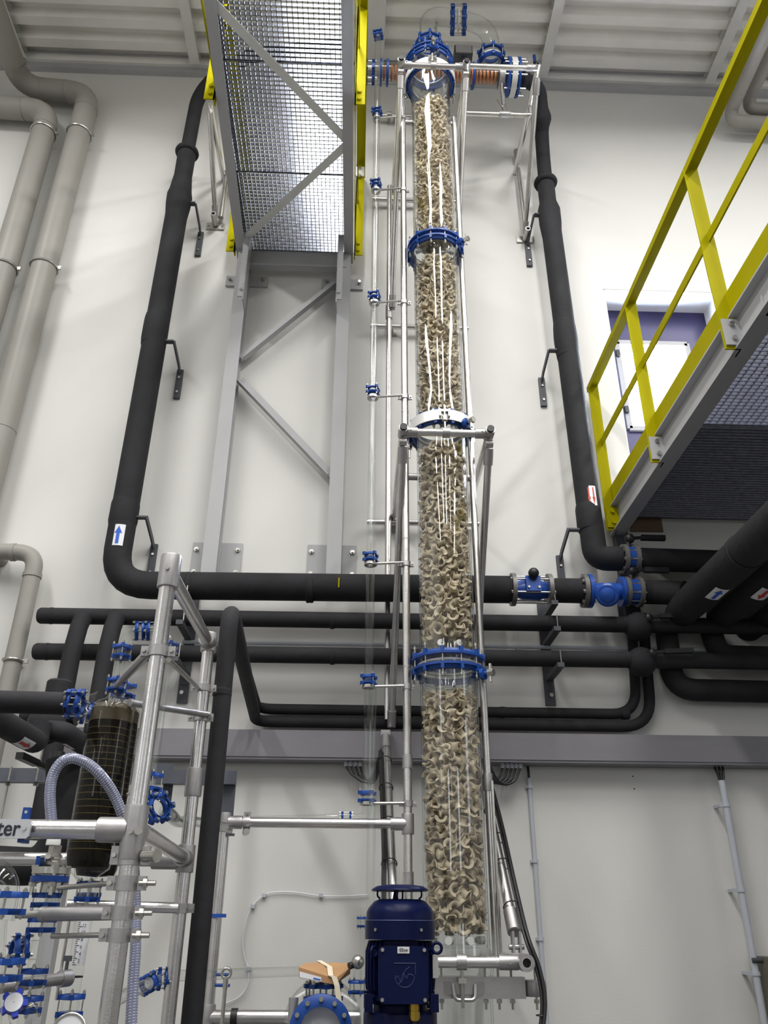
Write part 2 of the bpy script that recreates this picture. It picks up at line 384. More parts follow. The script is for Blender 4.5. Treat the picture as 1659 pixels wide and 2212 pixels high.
# ================================================================== PACKED COLUMN
CX, CY, CR = .512, 4.4, .160
J = [zz(965, 2092, 4.2), zz(960, 1418, 4.2), zz(957, 897, 4.2), zz(945, 500, 4.2), 7.93, 8.16]
colm = thing('packed_tower', 'tall glass column of flanged sections filled with cream ceramic saddles', 'column', (CX, CY, 0))
A = V((0, 0, 1))
def cpt(z): return V((CX, CY, z))
def gsec(z0, z1, name='glass_section'):
    b = MB(); k = 8
    for r in (CR, CR-.009):
        pr = [(r+.012, z0+.004), (r+.010, z0+.02), (r, z0+.06)]+[(r, z0+.06+(z1-z0-.12)*i/k) for i in range(1, k)]+[(r, z1-.06), (r+.010, z1-.02), (r+.012, z1-.004)]
        b.lathe((CX, CY, 0), A, pr, 44)
    return part(name, b, CGLASS, colm)
gsec(.35, J[0])
for i in range(3): gsec(J[i], J[i+1])
gsec(J[3], J[4]); gsec(J[4], J[5])
# big joint rings: blue plate with a skirt and square bolt lugs, twelve bolts per joint
def ring_mesh(ri, ro, t, n):
    r = MB(); r.lathe((0, 0, 0), A, [(ri, 0), (ro, 0), (ro, t*.42), (ro-.012, t*.5), (ri+.014, t), (ri, t)], 48, True)
    for k in range(n):
        M = Matrix.Rotation(2*math.pi*(k+.5)/n, 4, 'Z'); r.box(M @ V((ro-.010, 0, t*.6)), (.022, .018, t*1.15), M.to_3x3())
    return r.mesh('flange_ring', BLUE)
def bolt_mesh(L):
    b = MB(); b.cyl((0, 0, -L/2), (0, 0, L/2), .0042, n=8)
    for s in (-1, 1): b.cyl((0, 0, s*L*.40), (0, 0, s*L*.47), .0085, n=6)
    return b.mesh('bolt', STEEL)
RINGM = ring_mesh(CR+.014, .208, .033, 12); BOLTM = bolt_mesh(.20)
def big_joint(z, gap=.045, bolts=True, lower=True, upper=True):
    first = None
    if upper: first = place('flange_ring', RINGM, colm, Matrix.Translation((CX, CY, z+gap/2)))
    if lower:
        o = place('flange_ring', RINGM, colm, Matrix.Translation((CX, CY, z-gap/2)) @ Matrix.Rotation(math.pi, 4, 'X')); first = first or o
    if bolts:
        for k in range(12):
            a = 2*math.pi*(k+.5)/12; place('bolt', BOLTM, colm, Matrix.Translation((CX+math.cos(a)*.197, CY+math.sin(a)*.197, z)))
    b = MB().ring((CX, CY, z), A, CR-.004, CR+.016, .010, 40); part('gasket', b, WHITE, colm)
big_joint(J[1]); big_joint(J[2], .03, bolts=False); big_joint(J[3], .035); big_joint(J[5], .035); big_joint(J[4], .03, bolts=False)
# white coated support bands with clips at the two bracket levels
for z in (J[2], J[4]):
    b = MB().ring((CX, CY, z), A, .206, .214, .075, 48); o = part('support_band', b, OFFW, colm, label='white coated support band')
    for a in (-90, 25, 150):
        a = R_(a); d = V((math.cos(a), math.sin(a), 0)); t = V((-d.y, d.x, 0)); M = Matrix((t, d, A)).transposed()
        c = cpt(z)+d*.222; q = MB()
        q.box(c+A*.02, (.07, .012, .016), M)
        for s in (-1, 1): q.box(c+t*.028*s+A*.0, (.012, .03, .05), M)
        q.cyl(c+A*.06+d*.006, c-A*.13+d*.006, .006, n=8); q.cyl(c-A*.03+d*.006, c-A*.06+d*.006, .018, n=10)
        part('clip', q, STEEL, o)
for z, ang in ((J[3]-.03, -38), (J[2]-.035, -50), (J[1]-.075, -38), (8.10, -88)):   # little nozzle valves on the joints
    a = R_(ang); d = V((math.cos(a), math.sin(a), 0)); p = cpt(z)+d*.20
    q = MB(); q.cyl(p-d*.04, p+d*.055, .016, n=10); q.cyl(p+d*.01, p+d*.03, .034, n=8); part('nozzle', q, BLUE, colm)
    q = MB(); q.cyl(p+d*.05, p+d*.085, .021, n=6); q.cyl(p+d*.065+V((0, 0, -.05)), p+d*.065+V((0, 0, .05)), .009, n=6); part('nozzle_cap', q, STEEL, colm)
# support grids, glass redistributor rings and white knobs under each bed
BED = [(J[0]+.16, J[1]-.14), (J[1]+.15, J[2]-.13), (J[2]+.13, J[3]-.13), (J[3]+.10, 7.62)]
for i, (z0, z1) in enumerate(BED):
    b = MB()
    for k in range(16):
        a = 2*math.pi*k/16; b.cyl(cpt(z0-.07)+V((math.cos(a)*.115, math.sin(a)*.115, 0)), cpt(z0-.005)+V((math.cos(a)*.115, math.sin(a)*.115, 0)), .011, n=8)
    b.ring(cpt(z0-.075), A, .07, .146, .012, 32); part('support_grid', b, GLASS, colm, kind='stuff')
    for k, a in enumerate((-112, -70, 20, 160)):
        d = V((math.cos(R_(a)), math.sin(R_(a)), 0)); q = MB().cyl(cpt(z0-.05)+d*.112, cpt(z0-.05)+d*.148, .018, n=14); q.cyl(cpt(z0-.05)+d*.10, cpt(z0-.05)+d*.112, .010, n=8)
        part('knob', q, WHITE, colm)
    b = MB().lathe(cpt(z1+.05), A, [(.15, .04), (.14, .0), (.09, -.02), (.03, -.03), (.03, -.05)], 32); part('liquid_distributor', b, GLASS, colm)
# head: reducer, small joint
b = MB()
for dr in (0, .008): b.lathe((CX, CY, 0), A, [(CR+.01-dr, J[5]), (CR-.002-dr, J[5]+.05), (.11-dr, J[5]+.15), (.082-dr, J[5]+.22), (.082-dr, J[5]+.27)], 40)
part('reducer', b, CGLASS, colm)
SM = MB(); SM.lathe((0, 0, 0), A, [(.09, 0), (.118, 0), (.118, .012), (.10, .03), (.09, .03)], 32, True)
for k in range(8):
    M = Matrix.Rotation(2*math.pi*k/8, 4, 'Z'); SM.box(M @ V((.116, 0, .016)), (.026, .026, .034), M.to_3x3())
SM = SM.mesh('flange_ring', BLUE); SB = bolt_mesh(.13)
def mid_joint(parent, p, axis, gap=.035):
    F = frame(p, axis)
    place('flange_ring', SM, parent, F @ Matrix.Translation((0, 0, gap/2)))
    place('flange_ring', SM, parent, F @ Matrix.Translation((0, 0, -gap/2)) @ Matrix.Rotation(math.pi, 4, 'X'))
    for k in range(8):
        a = 2*math.pi*k/8; place('bolt', SB, parent, F @ Matrix.Translation((math.cos(a)*.124, math.sin(a)*.124, 0)))
    b = MB().ring(p, axis, .08, .094, .012, 28); part('gasket', b, WHITE, parent)
mid_joint(colm, cpt(J[5]+.27), A)
# bottom clamp plates and drain nozzle plates
b = MB(); b.box((CX+.02, CY, J[0]-.035), (.50, .46, .035)); 
o = part('clamp_plate', MB().ring((CX, CY, J[0]-.075), A, CR+.012, .235, .05, 40), CAST, colm)
b = MB().box((CX+.06, CY-.19, J[0]-.075), (.44, .05, .085)); part('clamp_plate', b, CAST, colm)
b = MB().lathe((CX+.33, CY-.17, J[0]-.11), A, [(0.001, 0), (.05, 0), (.055, .015), (.055, .05), (.05, .065), (.001, .065)], 18); part('foot_pad', b, CAST, colm)
for x in (-.10, .10, .16, .22, .33):
    q = MB(); q.cyl((CX+x, CY-.2, J[0]-.16), (CX+x, CY-.2, J[0]+.03), .006, n=8); q.cyl((CX+x, CY-.2, J[0]-.135), (CX+x, CY-.2, J[0]-.12), .013, n=6); part('bolt', q, STEEL, colm)
q = MB()
q.path([(CX-.05, CY-.235, J[0]-.06), (CX-.045, CY-.25, J[0]-.12), (CX+.045, CY-.25, J[0]-.12), (CX+.05, CY-.235, J[0]-.06)], .008, .02, n=8); part('hook', q, CAST, colm)
b = MB().cyl((CX, CY, .0), (CX, CY, .36), .22, n=24); part('pedestal', b, DSTEEL, colm)

# ceramic saddles: half spools with flared rims
def saddle_mesh(s=1.0):
    b = MB(); q = []; ns = 9
    pr = [(.0345, -.0235), (.0275, -.0232), (.0222, -.0185), (.0200, -.0085), (.0200, .0085), (.0222, .0185), (.0275, .0232), (.0345, .0235)]
    ins = [(.0345, -.0285), (.0255, -.0282), (.0180, -.0215), (.0150, -.0095), (.0150, .0095), (.0180, .0215), (.0255, .0282), (.0345, .0285)]
    nc = len(pr)-1
    for i in range(ns+1):
        ph = R_(-96+192*i/ns); cu, su = math.cos(ph), math.sin(ph)
        for P in (ins, pr):
            for r_, z_ in P: q.append(((r_*cu-.012)*s, r_*su*s, z_*s*.92))
    m = 2*(nc+1); f = []
    for i in range(ns):
        for j in range(m):
            f.append((i*m+(j if j <= nc else m-1-(j-nc-1)), 0, 0, 0))
    f = []
    loop = list(range(nc+1))+list(range(2*nc+1, nc, -1))
    for i in range(ns):
        for j in range(m):
            a, c = loop[j], loop[(j+1) % m]; f.append((i*m+a, i*m+c, (i+1)*m+c, (i+1)*m+a))
    f += [tuple(loop)[::-1], tuple(ns*m+k for k in loop)]
    b.add(q, f, True); return b
SAD = saddle_mesh(.92); SADM = SAD.mesh('ceramic_saddle', CER, ang=50)
sv = [V(p) for p in SAD.v]; sf = SAD.f
rest_v, rest_f = [], []; picks = []
for bi, (z0, z1) in enumerate(BED):
    zl = z0+.008; lay = 0
    while zl < z1-.005:
        for rad, n in ((.118, 14), (.076, 8)):
            for k in range(n):
                a = 2*math.pi*(k+.5*(lay % 2)+random.uniform(-.25, .25))/n
                zc = zl+random.uniform(-.018, .018)
                if zl > z1-.05: zc -= random.uniform(0, .03)
                p = V((CX+math.cos(a)*rad, CY+math.sin(a)*rad, zc))
                M = Matrix.Translation(p) @ Euler((random.uniform(0, 6.28), random.uniform(0, 6.28), random.uniform(0, 6.28))).to_matrix().to_4x4() @ Matrix.Scale(random.uniform(.9, 1.1), 4)
                front = rad > .1 and math.sin(a) < -.15
                if front: picks.append((bi, zc, M))
                else:
                    o = len(rest_v); rest_v += [M @ q for q in sv]; rest_f += [tuple(i+o for i in f) for f in sf]
        zl += .0405; lay += 1
b = MB()
for z0, z1 in BED: b.cyl(cpt(z0+.03), cpt(z1-.06), .075, n=20)
part('bed_core', b, CER, colm, kind='stuff')
picks.sort(key=lambda t: t[1])
for i, (bi, zc, M) in enumerate(picks):
    if i < 300 and bi < 2:
        o = bpy.data.objects.new('ceramic_saddle', SADM); COL.objects.link(o); o.matrix_world = M
        o['category'] = 'saddle'
        o['label'] = ('cream ceramic saddle piled in the lowest glass column section' if bi == 0 else 'cream ceramic saddle piled in the second glass column section from the bottom')
        o['group'] = 'ceramic saddles in the lowest section' if bi == 0 else 'ceramic saddles in the second section'
    else:
        o = len(rest_v); rest_v += [M @ q for q in sv]; rest_f += [tuple(k+o for k in f) for f in sf]
me = bpy.data.meshes.new('ceramic_saddles'); me.from_pydata([tuple(p) for p in rest_v], [], rest_f)
me.polygons.foreach_set('use_smooth', [True]*len(rest_f)); me.set_sharp_from_angle(angle=R_(50)); me.materials.append(CER)
o = bpy.data.objects.new('ceramic_saddles', me); COL.objects.link(o); o['kind'] = 'stuff'; o['category'] = 'saddles'
o['label'] = 'mass of cream ceramic saddles filling the upper glass sections and the core'

# ================================================================== HEAD PIPE AND CONDENSER
x2 = at(1058, 110, 4.62).x; zh = at(990, 38, 4.43).z
hd = thing('glass_bend_pipe', 'clear glass double bend pipe on top of the tall column', 'glass pipe', (CX, CY, J[5]+.3))
b = MB(); pts = round_path([(CX, CY, J[5]+.29), (CX, CY, zh), (x2-.005, CY+.10, zh), (x2, 4.60, 8.52)], [.20, .20], 9)
b.sweep(pts, .078, 24, caps=False); b.sweep(pts, .071, 24, caps=False); part('bend', b, GLASS, hd)
xm = (CX+x2)/2; d = V((1, 0, 0))
d = V((1, -.06, 0)).normalized(); mid_joint(hd, V((at(992, 40, CY).x, CY+.05, zh)), d, .075)
dj = V((.005, .10, 8.52-zh)).normalized(); mid_joint(hd, V((x2, 4.60, 8.52))-dj*.07, dj, .065)
cz, cy = at(1040, 165, 4.67).z, 4.67
cond = thing('shell_condenser', 'horizontal glass condenser with copper coloured coil behind the column head', 'condenser', (x2, cy, cz))
xl, xr = at(806, 150, cy).x, at(1092, 160, cy).x
b = MB()
for r in (.088, .082): b.sweep([(xl, cy, cz), (xl+.05, cy, cz), (xr, cy, cz)], r, 28, caps=False)
part('shell', b, GLASS, cond)
b = MB(); n = 30
for i in range(n): b.torus((xl+.1+(xr-xl-.2)*i/(n-1), cy, cz), (1, 0, 0), .058, .011, 24, 6)
part('coil', b, COIL, cond, label='copper coloured cooling coil', kind='stuff')
for x in (xl+.07, xl+.13, xr-.3): part('flange_ring', MB().ring((x, cy, cz), (1, 0, 0), .088, .115, .02, 28), BLUE, cond)
part('end_disc', MB().ring((xr+.06, cy, cz), (1, 0, 0), .05, .165, .05, 32), OFFW, cond, label='white end disc')
for x in (xr+.015, xr+.105): part('flange_ring', MB().ring((x, cy, cz), (1, 0, 0), .05, .168, .022, 32), BLUE, cond)
for k in range(8):
    a = 2*math.pi*k/8; part('bolt', MB().cyl((xr-.03, cy+math.cos(a)*.15, cz+math.sin(a)*.15), (xr+.17, cy+math.cos(a)*.15, cz+math.sin(a)*.15), .007, n=8), STEEL, cond)
part('neck', MB().cyl((x2, 4.65, cz+.04), V((x2, 4.60, 8.52))-dj*.01, .078, n=24, caps=False), GLASS, cond)
t = MB().cyl((xl-.02, cy, cz), (xl-.25, cy, cz), .05, n=16); part('nozzle', t, GLASS, cond)
small_coupling(cond, (xl-.03, cy, cz), (1, 0, 0), .05, .085, 6)
o = thing('terminal_box', 'small grey box beside the column head', 'box', at(1000, 118, 4.8)); p = at(1000, 118, 4.8)
bb = MB().box(p, (.17, .1, .13)); part('housing', bb, DSTEEL, o); part('lid', MB().box(p+V((0, -.056, 0)), (.15, .012, .11)), GPAINT, o); part('support_leg', MB().beam(p+V((0, 0, -.06)), V((p.x, 4.78, cz+.1)), .03, .03, V((0, 1, 0))), DSTEEL, o)

# ================================================================== GLASS LEVEL LINE LEFT OF THE COLUMN
gx, gy, gr = .066, 4.4, .0255
UL, UR = .278, .672
gl = thing('glass_riser', 'thin clear glass riser with small blue couplings left of the column', 'glass pipe', (gx, gy, 0))
zt_, zb_ = zz(812, 62, gy), zz(790, 1722, gy)
b = MB()
for r in (gr, gr-.005): b.cyl((gx, gy, zb_-.01), (gx, gy, zt_), r, n=18, caps=False)
part('riser', b, GLASS, gl)
ys = (75, 243, 398, 641, 845, 1205, 1470, 1722)
for i, y_ in enumerate(ys):
    small_coupling(gl, (gx, gy, zz(805, y_, gy)), A, gr, .042, 4, .018, .022, .55)
    if 0 < i:
        z = zz(805, y_+14, gy); q = MB().cyl((gx+.03, gy-.01, z), (UL-.02, gy-.035, z), .008, n=8); q.ring((gx, gy, z), A, gr, gr+.012, .016, 16)
        o = part('support_rod', q, STEEL, gl)
pe = at(748, 1762, gy); pl = at(500, 1772, gy)
b = MB(); ye = gy+.05
pts = round_path([(gx, gy, zb_-.02), (gx, gy+.02, pe.z), (pe.x, ye, pe.z), (pl.x, ye, pe.z-.02)], .07, 7); n = len(pts)
for k in (1, .75): b.sweep(pts, [k*(.024 if i < n-12 else .015) for i in range(n)], 16, caps=False)
part('elbow', b, GLASS, gl); small_coupling(gl, (pe.x, ye, pe.z), (1, 0, 0), .016, .022, 4, .012, .03, .55)
t2 = thing('glass_drop_tube', 'slender clear glass tube running down beside the blue motor', 'glass tube', (.088, 4.33, .9)); b = MB()
for r in (.021, .017): b.cyl((.088, 4.33, .3), (.088, 4.33, zz(795, 1480, 4.33)), r, n=16, caps=False)
part('tube', b, GLASS, t2); part('foot_ring', MB().ring((.088, 4.33, .3), A, .017, .04, .03, 16), BLUE, t2)

# ================================================================== ALUMINIUM TUBE FRAMES OF THE COLUMN
up = thing('tube_upright', 'straight metal upright tube close to the left side of the column', 'tube frame', (UL, gy, 0))
tube(up, (UL, gy, .0), (UL, gy, 7.72), .0225)
for y_ in ys[1:]: clamp(up, (UL, gy, zz(872, y_+14, gy)), A, .0225)
for y_ in (580, 890, 1165, 1440, 1645, 1900): part('sleeve', MB().ring((UL, gy, zz(876, y_, gy)), A, .0222, .0238 if y_ < 1600 else .028, .012 if y_ < 1600 else .07, 18), CAST, up)
for y_ in (265, 1030): 
    z = zz(885, y_, gy); part('column_clamp', MB().cyl((UL+.02, gy, z), (CX-CR+.002, gy, z), .022, n=12), CAST, up)
up2 = thing('tube_upright', 'straight metal upright tube close to the right side of the column', 'tube frame', (UR+.03, gy, 0)); UR += .03
tube(up2, (UR, gy, 1.45), (UR, gy, 7.5), .020)
for y_ in (265, 1030): 
    z = zz(885, y_, gy); part('column_clamp', MB().cyl((UR-.02, gy, z), (CX+CR-.002, gy, z), .022, n=12), CAST, up2)
for y_ in (1690,): fitting(up2, (UR, gy, zz(1045, y_, gy)), A, .02, .09, False)
part('rod', MB().cyl((UR+.012, gy-.06, 1.47), (UR+.012, gy-.06, zz(1046, 1690, gy)), .008, n=8), STEEL, up2)

def bracket(label, z, znode, strut_up=None, y0=4.14, xs=(.25, .778), top=False):
    t = thing('tube_bracket', label, 'tube frame', (xs[0], 5.38, z)); X0, X1 = xs
    tube(t, (X0, y0, z), (X1, y0, z))
    for x in xs:
        s = 1 if x == X0 else -1
        tube(t, (x, y0-.05, z), (x, 5.395, z)); fitting(t, (x+s*.045, y0, z), (1, 0, 0), L=.085); fitting(t, (x, y0, z), (0, 1, 0), L=.10, screw=False)
        part('end_cap', MB().cyl((x, y0-.052, z), (x, y0-.066, z), .0225, n=16), BLACK, t)
        fitting(t, (x, 5.36, z), (0, 1, 0), L=.06, screw=False)
        part('wall_plate', MB().box((x, 5.392, z), (.10, .012, .10)), STEEL, t)
        # eye joint and raking strut back to the wall
        a = V((x, y0+.02, z-.06)); c = V((x-.02, 5.25, znode)); d = (c-a).normalized()
        part('eye_joint', MB().cyl(a+V((-.022, 0, 0)), a+V((.022, 0, 0)), .024, n=14), CAST, t)
        tube(t, a+d*.05, c, .0225); part('sleeve', MB().cyl(a+d*.03, a+d*.13, .029, n=16), CAST, t)
        part('foot_joint', MB().cyl(c-d*.10, c+d*.0, .029, n=16), CAST, t)
        part('node_lug', MB().box((x-.02, 5.255, znode+.03), (.05, .03, .09)), CAST, t)
    m = MB().ring(((X0+X1)/2, y0, z), (1, 0, 0), .0235, .032, .045, 16); part('collar', m, CAST, t)
    return t
bt = bracket('tube bracket holding the column at its highest ring, under the roof', 7.775, zz(842, 665, 5.26))
bm_ = bracket('tube bracket with black end caps holding the column at the middle white ring', zz(960, 935, 4.14), zz(838, 1566, 5.25))
# extra arm of the top bracket carrying the condenser
xa = 1.425; za = at(1080, 145, 4.32).z
ex = thing('condenser_frame', 'tube frame with raking leg carrying the condenser beside the column head', 'tube frame', (xa, 5.38, za))
tube(ex, (.80, 4.32, za), (xa, 4.32, za)); tube(ex, (xa, 4.27, za), (xa, 5.395, za)); fitting(ex, (xa-.05, 4.32, za), (1, 0, 0), L=.09); part('end_cap', MB().cyl((xa, 4.27, za), (xa, 4.255, za), .0225), BLACK, ex)
c = at(1134, 500, 5.33); a = V((xa, 4.36, za-.06)); tube(ex, a, c, .0225)
fitting(ex, a.lerp(c, .06), c-a, .0225, .12, False); fitting(ex, a.lerp(c, .97), c-a, .0225, .10, False)
tube(ex, (1.455, 5.34, c.z), (1.445, 5.34, za)); fitting(ex, (1.45, 5.34, zz(1115, 335, 5.34)), A, L=.12)
part('wall_plate', MB().box((1.46, 5.39, c.z-.04), (.16, .016, .07)), STEEL, ex); part('end_cap', MB().ring((1.458, 5.31, c.z-.05), (0, 1, 0), .016, .026, .13, 16), CAST, ex)
ys_ = 4.67; zs_ = at(1070, 247, ys_).z; tube(ex, (.80, ys_, zs_), (xa, ys_, zs_)); xp = at(1090, 247, ys_).x; tube(ex, (xp, ys_, zs_), (xp, ys_, cz-.09), .02); fitting(ex, (xp, ys_, zs_), (1, 0, 0), L=.10, screw=False)
b = MB().ring((xp, ys_, cz), (1, 0, 0), .088, .104, .05, 28); part('cradle', b, CAST, ex)
tube(ex, (xa, ys_, zs_-.01), (xa, ys_, za), .02)
b = MB(); b.path([(xp-.06, ys_-.03, zs_+.16), (xp-.03, ys_-.05, zs_+.03), (xp+.01, ys_-.04, zs_+.10)], .008, .03, n=8); part('hook', b, STEEL, ex)
# mirrored leg seen beyond the gallery on the left
xlft = -1.385; c = at(465, 468, 5.33)
lf = thing('raking_tube', 'raking metal tube leg on a wall plate left of the gallery', 'tube frame', (xlft, 5.38, c.z))
tube(lf, c, V((-1.37, 4.66, 7.80)), .0225); tube(lf, (c.x+.05, 5.34, c.z), (c.x+.05, 5.34, 7.9), .0225); tube(lf, (-1.36, 4.6, 7.84), (-1.36, 5.395, 7.84)); fitting(lf, c+V((0, -.03, .03)), (0, -1, .9), .0225, .11)
part('wall_plate', MB().box((c.x, 5.39, c.z-.06), (.16, .016, .07)), STEEL, lf); part('end_cap', MB().ring((c.x, 5.31, c.z-.05), (0, 1, 0), .016, .026, .13, 16), CAST, lf)
part('bolts', MB().cyl((c.x-.06, 5.385, c.z-.06), (c.x-.06, 5.372, c.z-.06), .01, n=6).cyl((c.x+.06, 5.385, c.z-.06), (c.x+.06, 5.372, c.z-.06), .01, n=6), STEEL, lf, kind='stuff')
# ladder of tubes standing against the wall behind the column
wl = thing('tube_ladder', 'ladder of metal tubes fixed to the wall behind the column', 'tube frame', (.21, 5.29, 2.7)); LY = 5.285
for x in (.205, .76): tube(wl, (x, LY, zz(838, 1555, LY)), (x, LY, 7.7), .0225)
for y_ in (250, 431, 705, 1128):
    z = zz(840, y_, LY+.04); tube(wl, (.05, LY+.042, z), (.88, LY+.042, z), .0225)
    for x in (.23, .735): tube(wl, (x, LY+.042, z), (x, YW-.003, z), .0225); part('wall_plate', MB().box((x, YW-.008, z), (.09, .016, .09)), STEEL, wl)
    for x in (.205, .76): fitting(wl, (x, LY+.03, z), (1, 0, 0), .0225, .05, False)
for x in (.205, .76): fitting(wl, (x, LY, zz(840, 675, LY)), A, .0225, .14)
# bottom bracket
zb = zz(1000, 2078, 4.15)
bb_ = thing('tube_bracket', 'low tube bracket with an open tube end right of the blue motor', 'tube frame', (.78, 5.38, zb))
tube(bb_, (.20, 4.15, zb), (.78, 4.15, zb), .0245)
for x in (.22, .785):
    b = MB()
    for r in (.0235, .019): b.cyl((x, 4.08, zb), (x, 5.395, zb), r, n=18, caps=False)
    b.ring((x, 4.08, zb), (0, 1, 0), .019, .0235, .004, 18)
    part('tube', b, ALU, bb_); part('inner_plug', MB().cyl((x, 4.13, zb), (x, 4.12, zb), .019), BLACK, bb_)  # black disc stands for the shade inside the open tube
    s = 1 if x < .5 else -1
    part('fitting', MB().ring((x, 4.125, zb), (0, 1, 0), .0237, .036, .10, 20), CAST, bb_); fitting(bb_, (x+s*.07, 4.15, zb), (1, 0, 0), .0245, .09)
    a = V((x-.02, 4.20, zb+.09)); c = V((x-.03, 5.19, zz(838, 1592, 5.19))); d = (c-a).normalized()
    tube(bb_, a+d*.06, c, .026); part('sleeve', MB().cyl(a+d*.04, a+d*.16, .034, n=18), CAST, bb_); part('sleeve', MB().cyl(c-d*.12, c, .031, n=18), CAST, bb_)
    q = MB()
    for k in (-1, 1): q.box(a+V((k*.016, 0, -.01)), (.01, .05, .09))
    q.cyl(a+V((-.035, 0, -.03)), a+V((.035, 0, -.03)), .012, n=10); part('eye_joint', q, CAST, bb_)
    part('node_lug', MB().box((x-.03, 5.215, c.z), (.06, .05, .09)), CAST, bb_)
part('collar', MB().ring((.50, 4.15, zb), (1, 0, 0), .0245, .033, .045, 16), CAST, bb_); part('hanger_bolt', MB().cyl((.50, 4.14, zb-.03), (.50, 4.14, J[0]-.15), .008, n=8).box((.50, 4.14, J[0]-.045), (.035, .03, .02)), STEEL, bb_)

# ================================================================== LARGE WALL PIPES
def hook(label, p, side, drop=.28, grp='hook brackets of the black riser pipes'):
    """bent flat steel hook from the pipe to the wall"""
    x, y, z = p; t = thing('pipe_hook', label, 'bracket', (x, YW-.02, z), None)
    b = MB(); s = side
    b.beam((x, y, z), (x+s*.09, y, z), .045, .012); b.beam((x+s*.09, y, z+.004), (x+s*.11, YW-.09, z-.10), .045, .012, V((1, 0, 0)))
    b.beam((x+s*.11, YW-.09, z-.10), (x+s*.11, YW-.03, z-.13), .045, .012, V((1, 0, 0)))
    part('arm', b, DSTEEL, t)
    b = MB().box((x+s*.11, YW-.012, z-.10-drop/2), (.05, .024, drop)); part('wall_strip', b, DSTEEL, t)
    q = MB()
    for k in (.3, .8): q.cyl((x+s*.11, YW-.02, z-.10-drop*k), (x+s*.11, YW-.034, z-.10-drop*k), .01, n=6)
    part('bolts', q, STEEL, t, kind='stuff'); return t
def bulge(parent, p, axis, r, L=.16, k=1.12, name='joint_sleeve'):
    b = MB().lathe(p, axis, [(r*.99, -L/2), (r*1.06, -L*.3), (r*k, -L*.05), (r*k, L*.1), (r*1.05, L*.35), (r*.99, L/2)], 24); return part(name, b, FOAM, parent)
PY = 5.15
# left riser + low horizontal run
XD, ZR = xx(PY, (258, 1170), (335, 720)), zz(700, 1272, PY)
sup = thing('insulated_pipe', 'thick black foam-covered pipe rising left of the gallery, with a blue up arrow', 'pipe', (XD, PY, 3.5))
zc1, zc2 = zz(400, 330, PY), zz(395, 425, PY)
XE = at(1108, 1280, PY).x
b = MB(); b.path([(XD+.01, PY, zc2), (XD, PY, ZR), (XE, PY, ZR+.02)], .095, .26, 22); part('lower_cover', b, FOAM, sup)
b = MB(); b.path([(XD+.01, PY, zc1), (XD+.02, PY, 8.78), (-1.25, 5.0, 9.1), (-.2, 4.78, 9.0)], .064, .35, 18); part('upper_cover', b, FOAM, sup)
part('neck_cover', MB().lathe((XD+.01, PY, 0), A, [(.066, zc1+.02), (.082, zc1-.03), (.080, zc2+.25), (.098, zc2+.06), (.110, zc2), (.108, zc2-.10), (.094, zc2-.25)], 22), FOAM, sup)
part('collar_ring', MB().torus((XD+.01, PY, zc1), A, .078, .030, 24, 10), FOAM, sup)
bulge(sup, (XD, PY, zz(335, 715, PY)), A, .095, .30, 1.06); bulge(sup, (XD, PY, zz(268, 1110, PY)), A, .095, .2, 1.05)
for y_ in (410, 670): bulge(sup, (at(y_, 1270, PY).x, PY, ZR), (1, 0, 0), .095, .05, 1.03)
arrow_label(sup, (XD+.012, PY-.0945, zz(258, 1167, PY)), (.05, -1, 0), A, .085, .16, ABLUE, radius=.095)
part('yellow_tick', MB().box((at(732, 1267, 5.1).x, PY-.0955, ZR+.01), (.008, .004, .07)), YEL, sup)
for y_, x_, nm in ((440, 408, 'highest'), (738, 358, 'middle'), (1118, 300, 'lowest')):
    hook('dark steel hook, the %s of three, beside the black riser with the blue arrow' % nm, (XD+.07, PY, zz(x_, y_, PY)), 1)
# right riser
XR_ = xx(PY, (1222, 740), (1180, 420)); ZRR = zz(1330, 1207, PY)
ret = thing('insulated_pipe', 'thick black foam-covered pipe rising on the right, with a red down arrow label', 'pipe', (XR_, PY, ZRR))
XV = at(1340, 1207, PY).x
zc1, zc2 = zz(1175, 395, PY), zz(1180, 455, PY)
b = MB(); b.path([(XR_, PY, zc2), (XR_+.03, PY, ZRR), (XV, PY, ZRR)], .087, .26, 22); part('lower_cover', b, FOAM, ret)
b = MB(); b.path([(at(1122, 165, 4.67).x, 4.67, cz), (at(1166, 163, 4.72).x, 4.76, cz+.02), (XR_+.01, PY, 8.12), (XR_, PY, zc1)], .064, .2, 18); part('upper_cover', b, FOAM, ret)
pbu = V((at(1166, 163, 4.72).x, 4.76, cz+.02)).lerp(V((XR_+.01, PY, 8.12)), .50); bulge(ret, pbu, V((XR_+.01, PY, 8.12))-V((at(1166, 163, 4.72).x, 4.76, cz+.02)), .066, .26, 1.40)
part('neck_cover', MB().lathe((XR_, PY, 0), A, [(.066, zc1+.02), (.078, zc1-.04), (.076, zc2+.10), (.100, zc2), (.098, zc2-.15), (.086, zc2-.3)], 22), FOAM, ret)
part('collar_ring', MB().torus((XR_, PY, zc1), A, .074, .034, 24, 10), FOAM, ret)
bulge(ret, (XR_+.01, PY, zz(1222, 735, PY)), A, .087, .36, 1.10); bulge(ret, (XR_+.02, PY, zz(1268, 1120, PY)), A, .087, .2, 1.05)
bulge(ret, (at(1130, 160, 4.67).x, 4.67, cz), (1, 0, 0), .064, .10, 1.4)
arrow_label(ret, (XR_+.03, PY-.0865, zz(1271, 1082, PY)), (-.05, -1, 0), -A, .075, .16, ARED, True, radius=.087)
for x_, y_, nm in ((1172, 465, 'highest'), (1208, 758, 'middle'), (1250, 1145, 'lowest')):
    hook('dark steel hook, the %s of three, beside the black riser with the red arrow' % nm, (XR_-.05, PY, zz(x_, y_, PY)), -1)
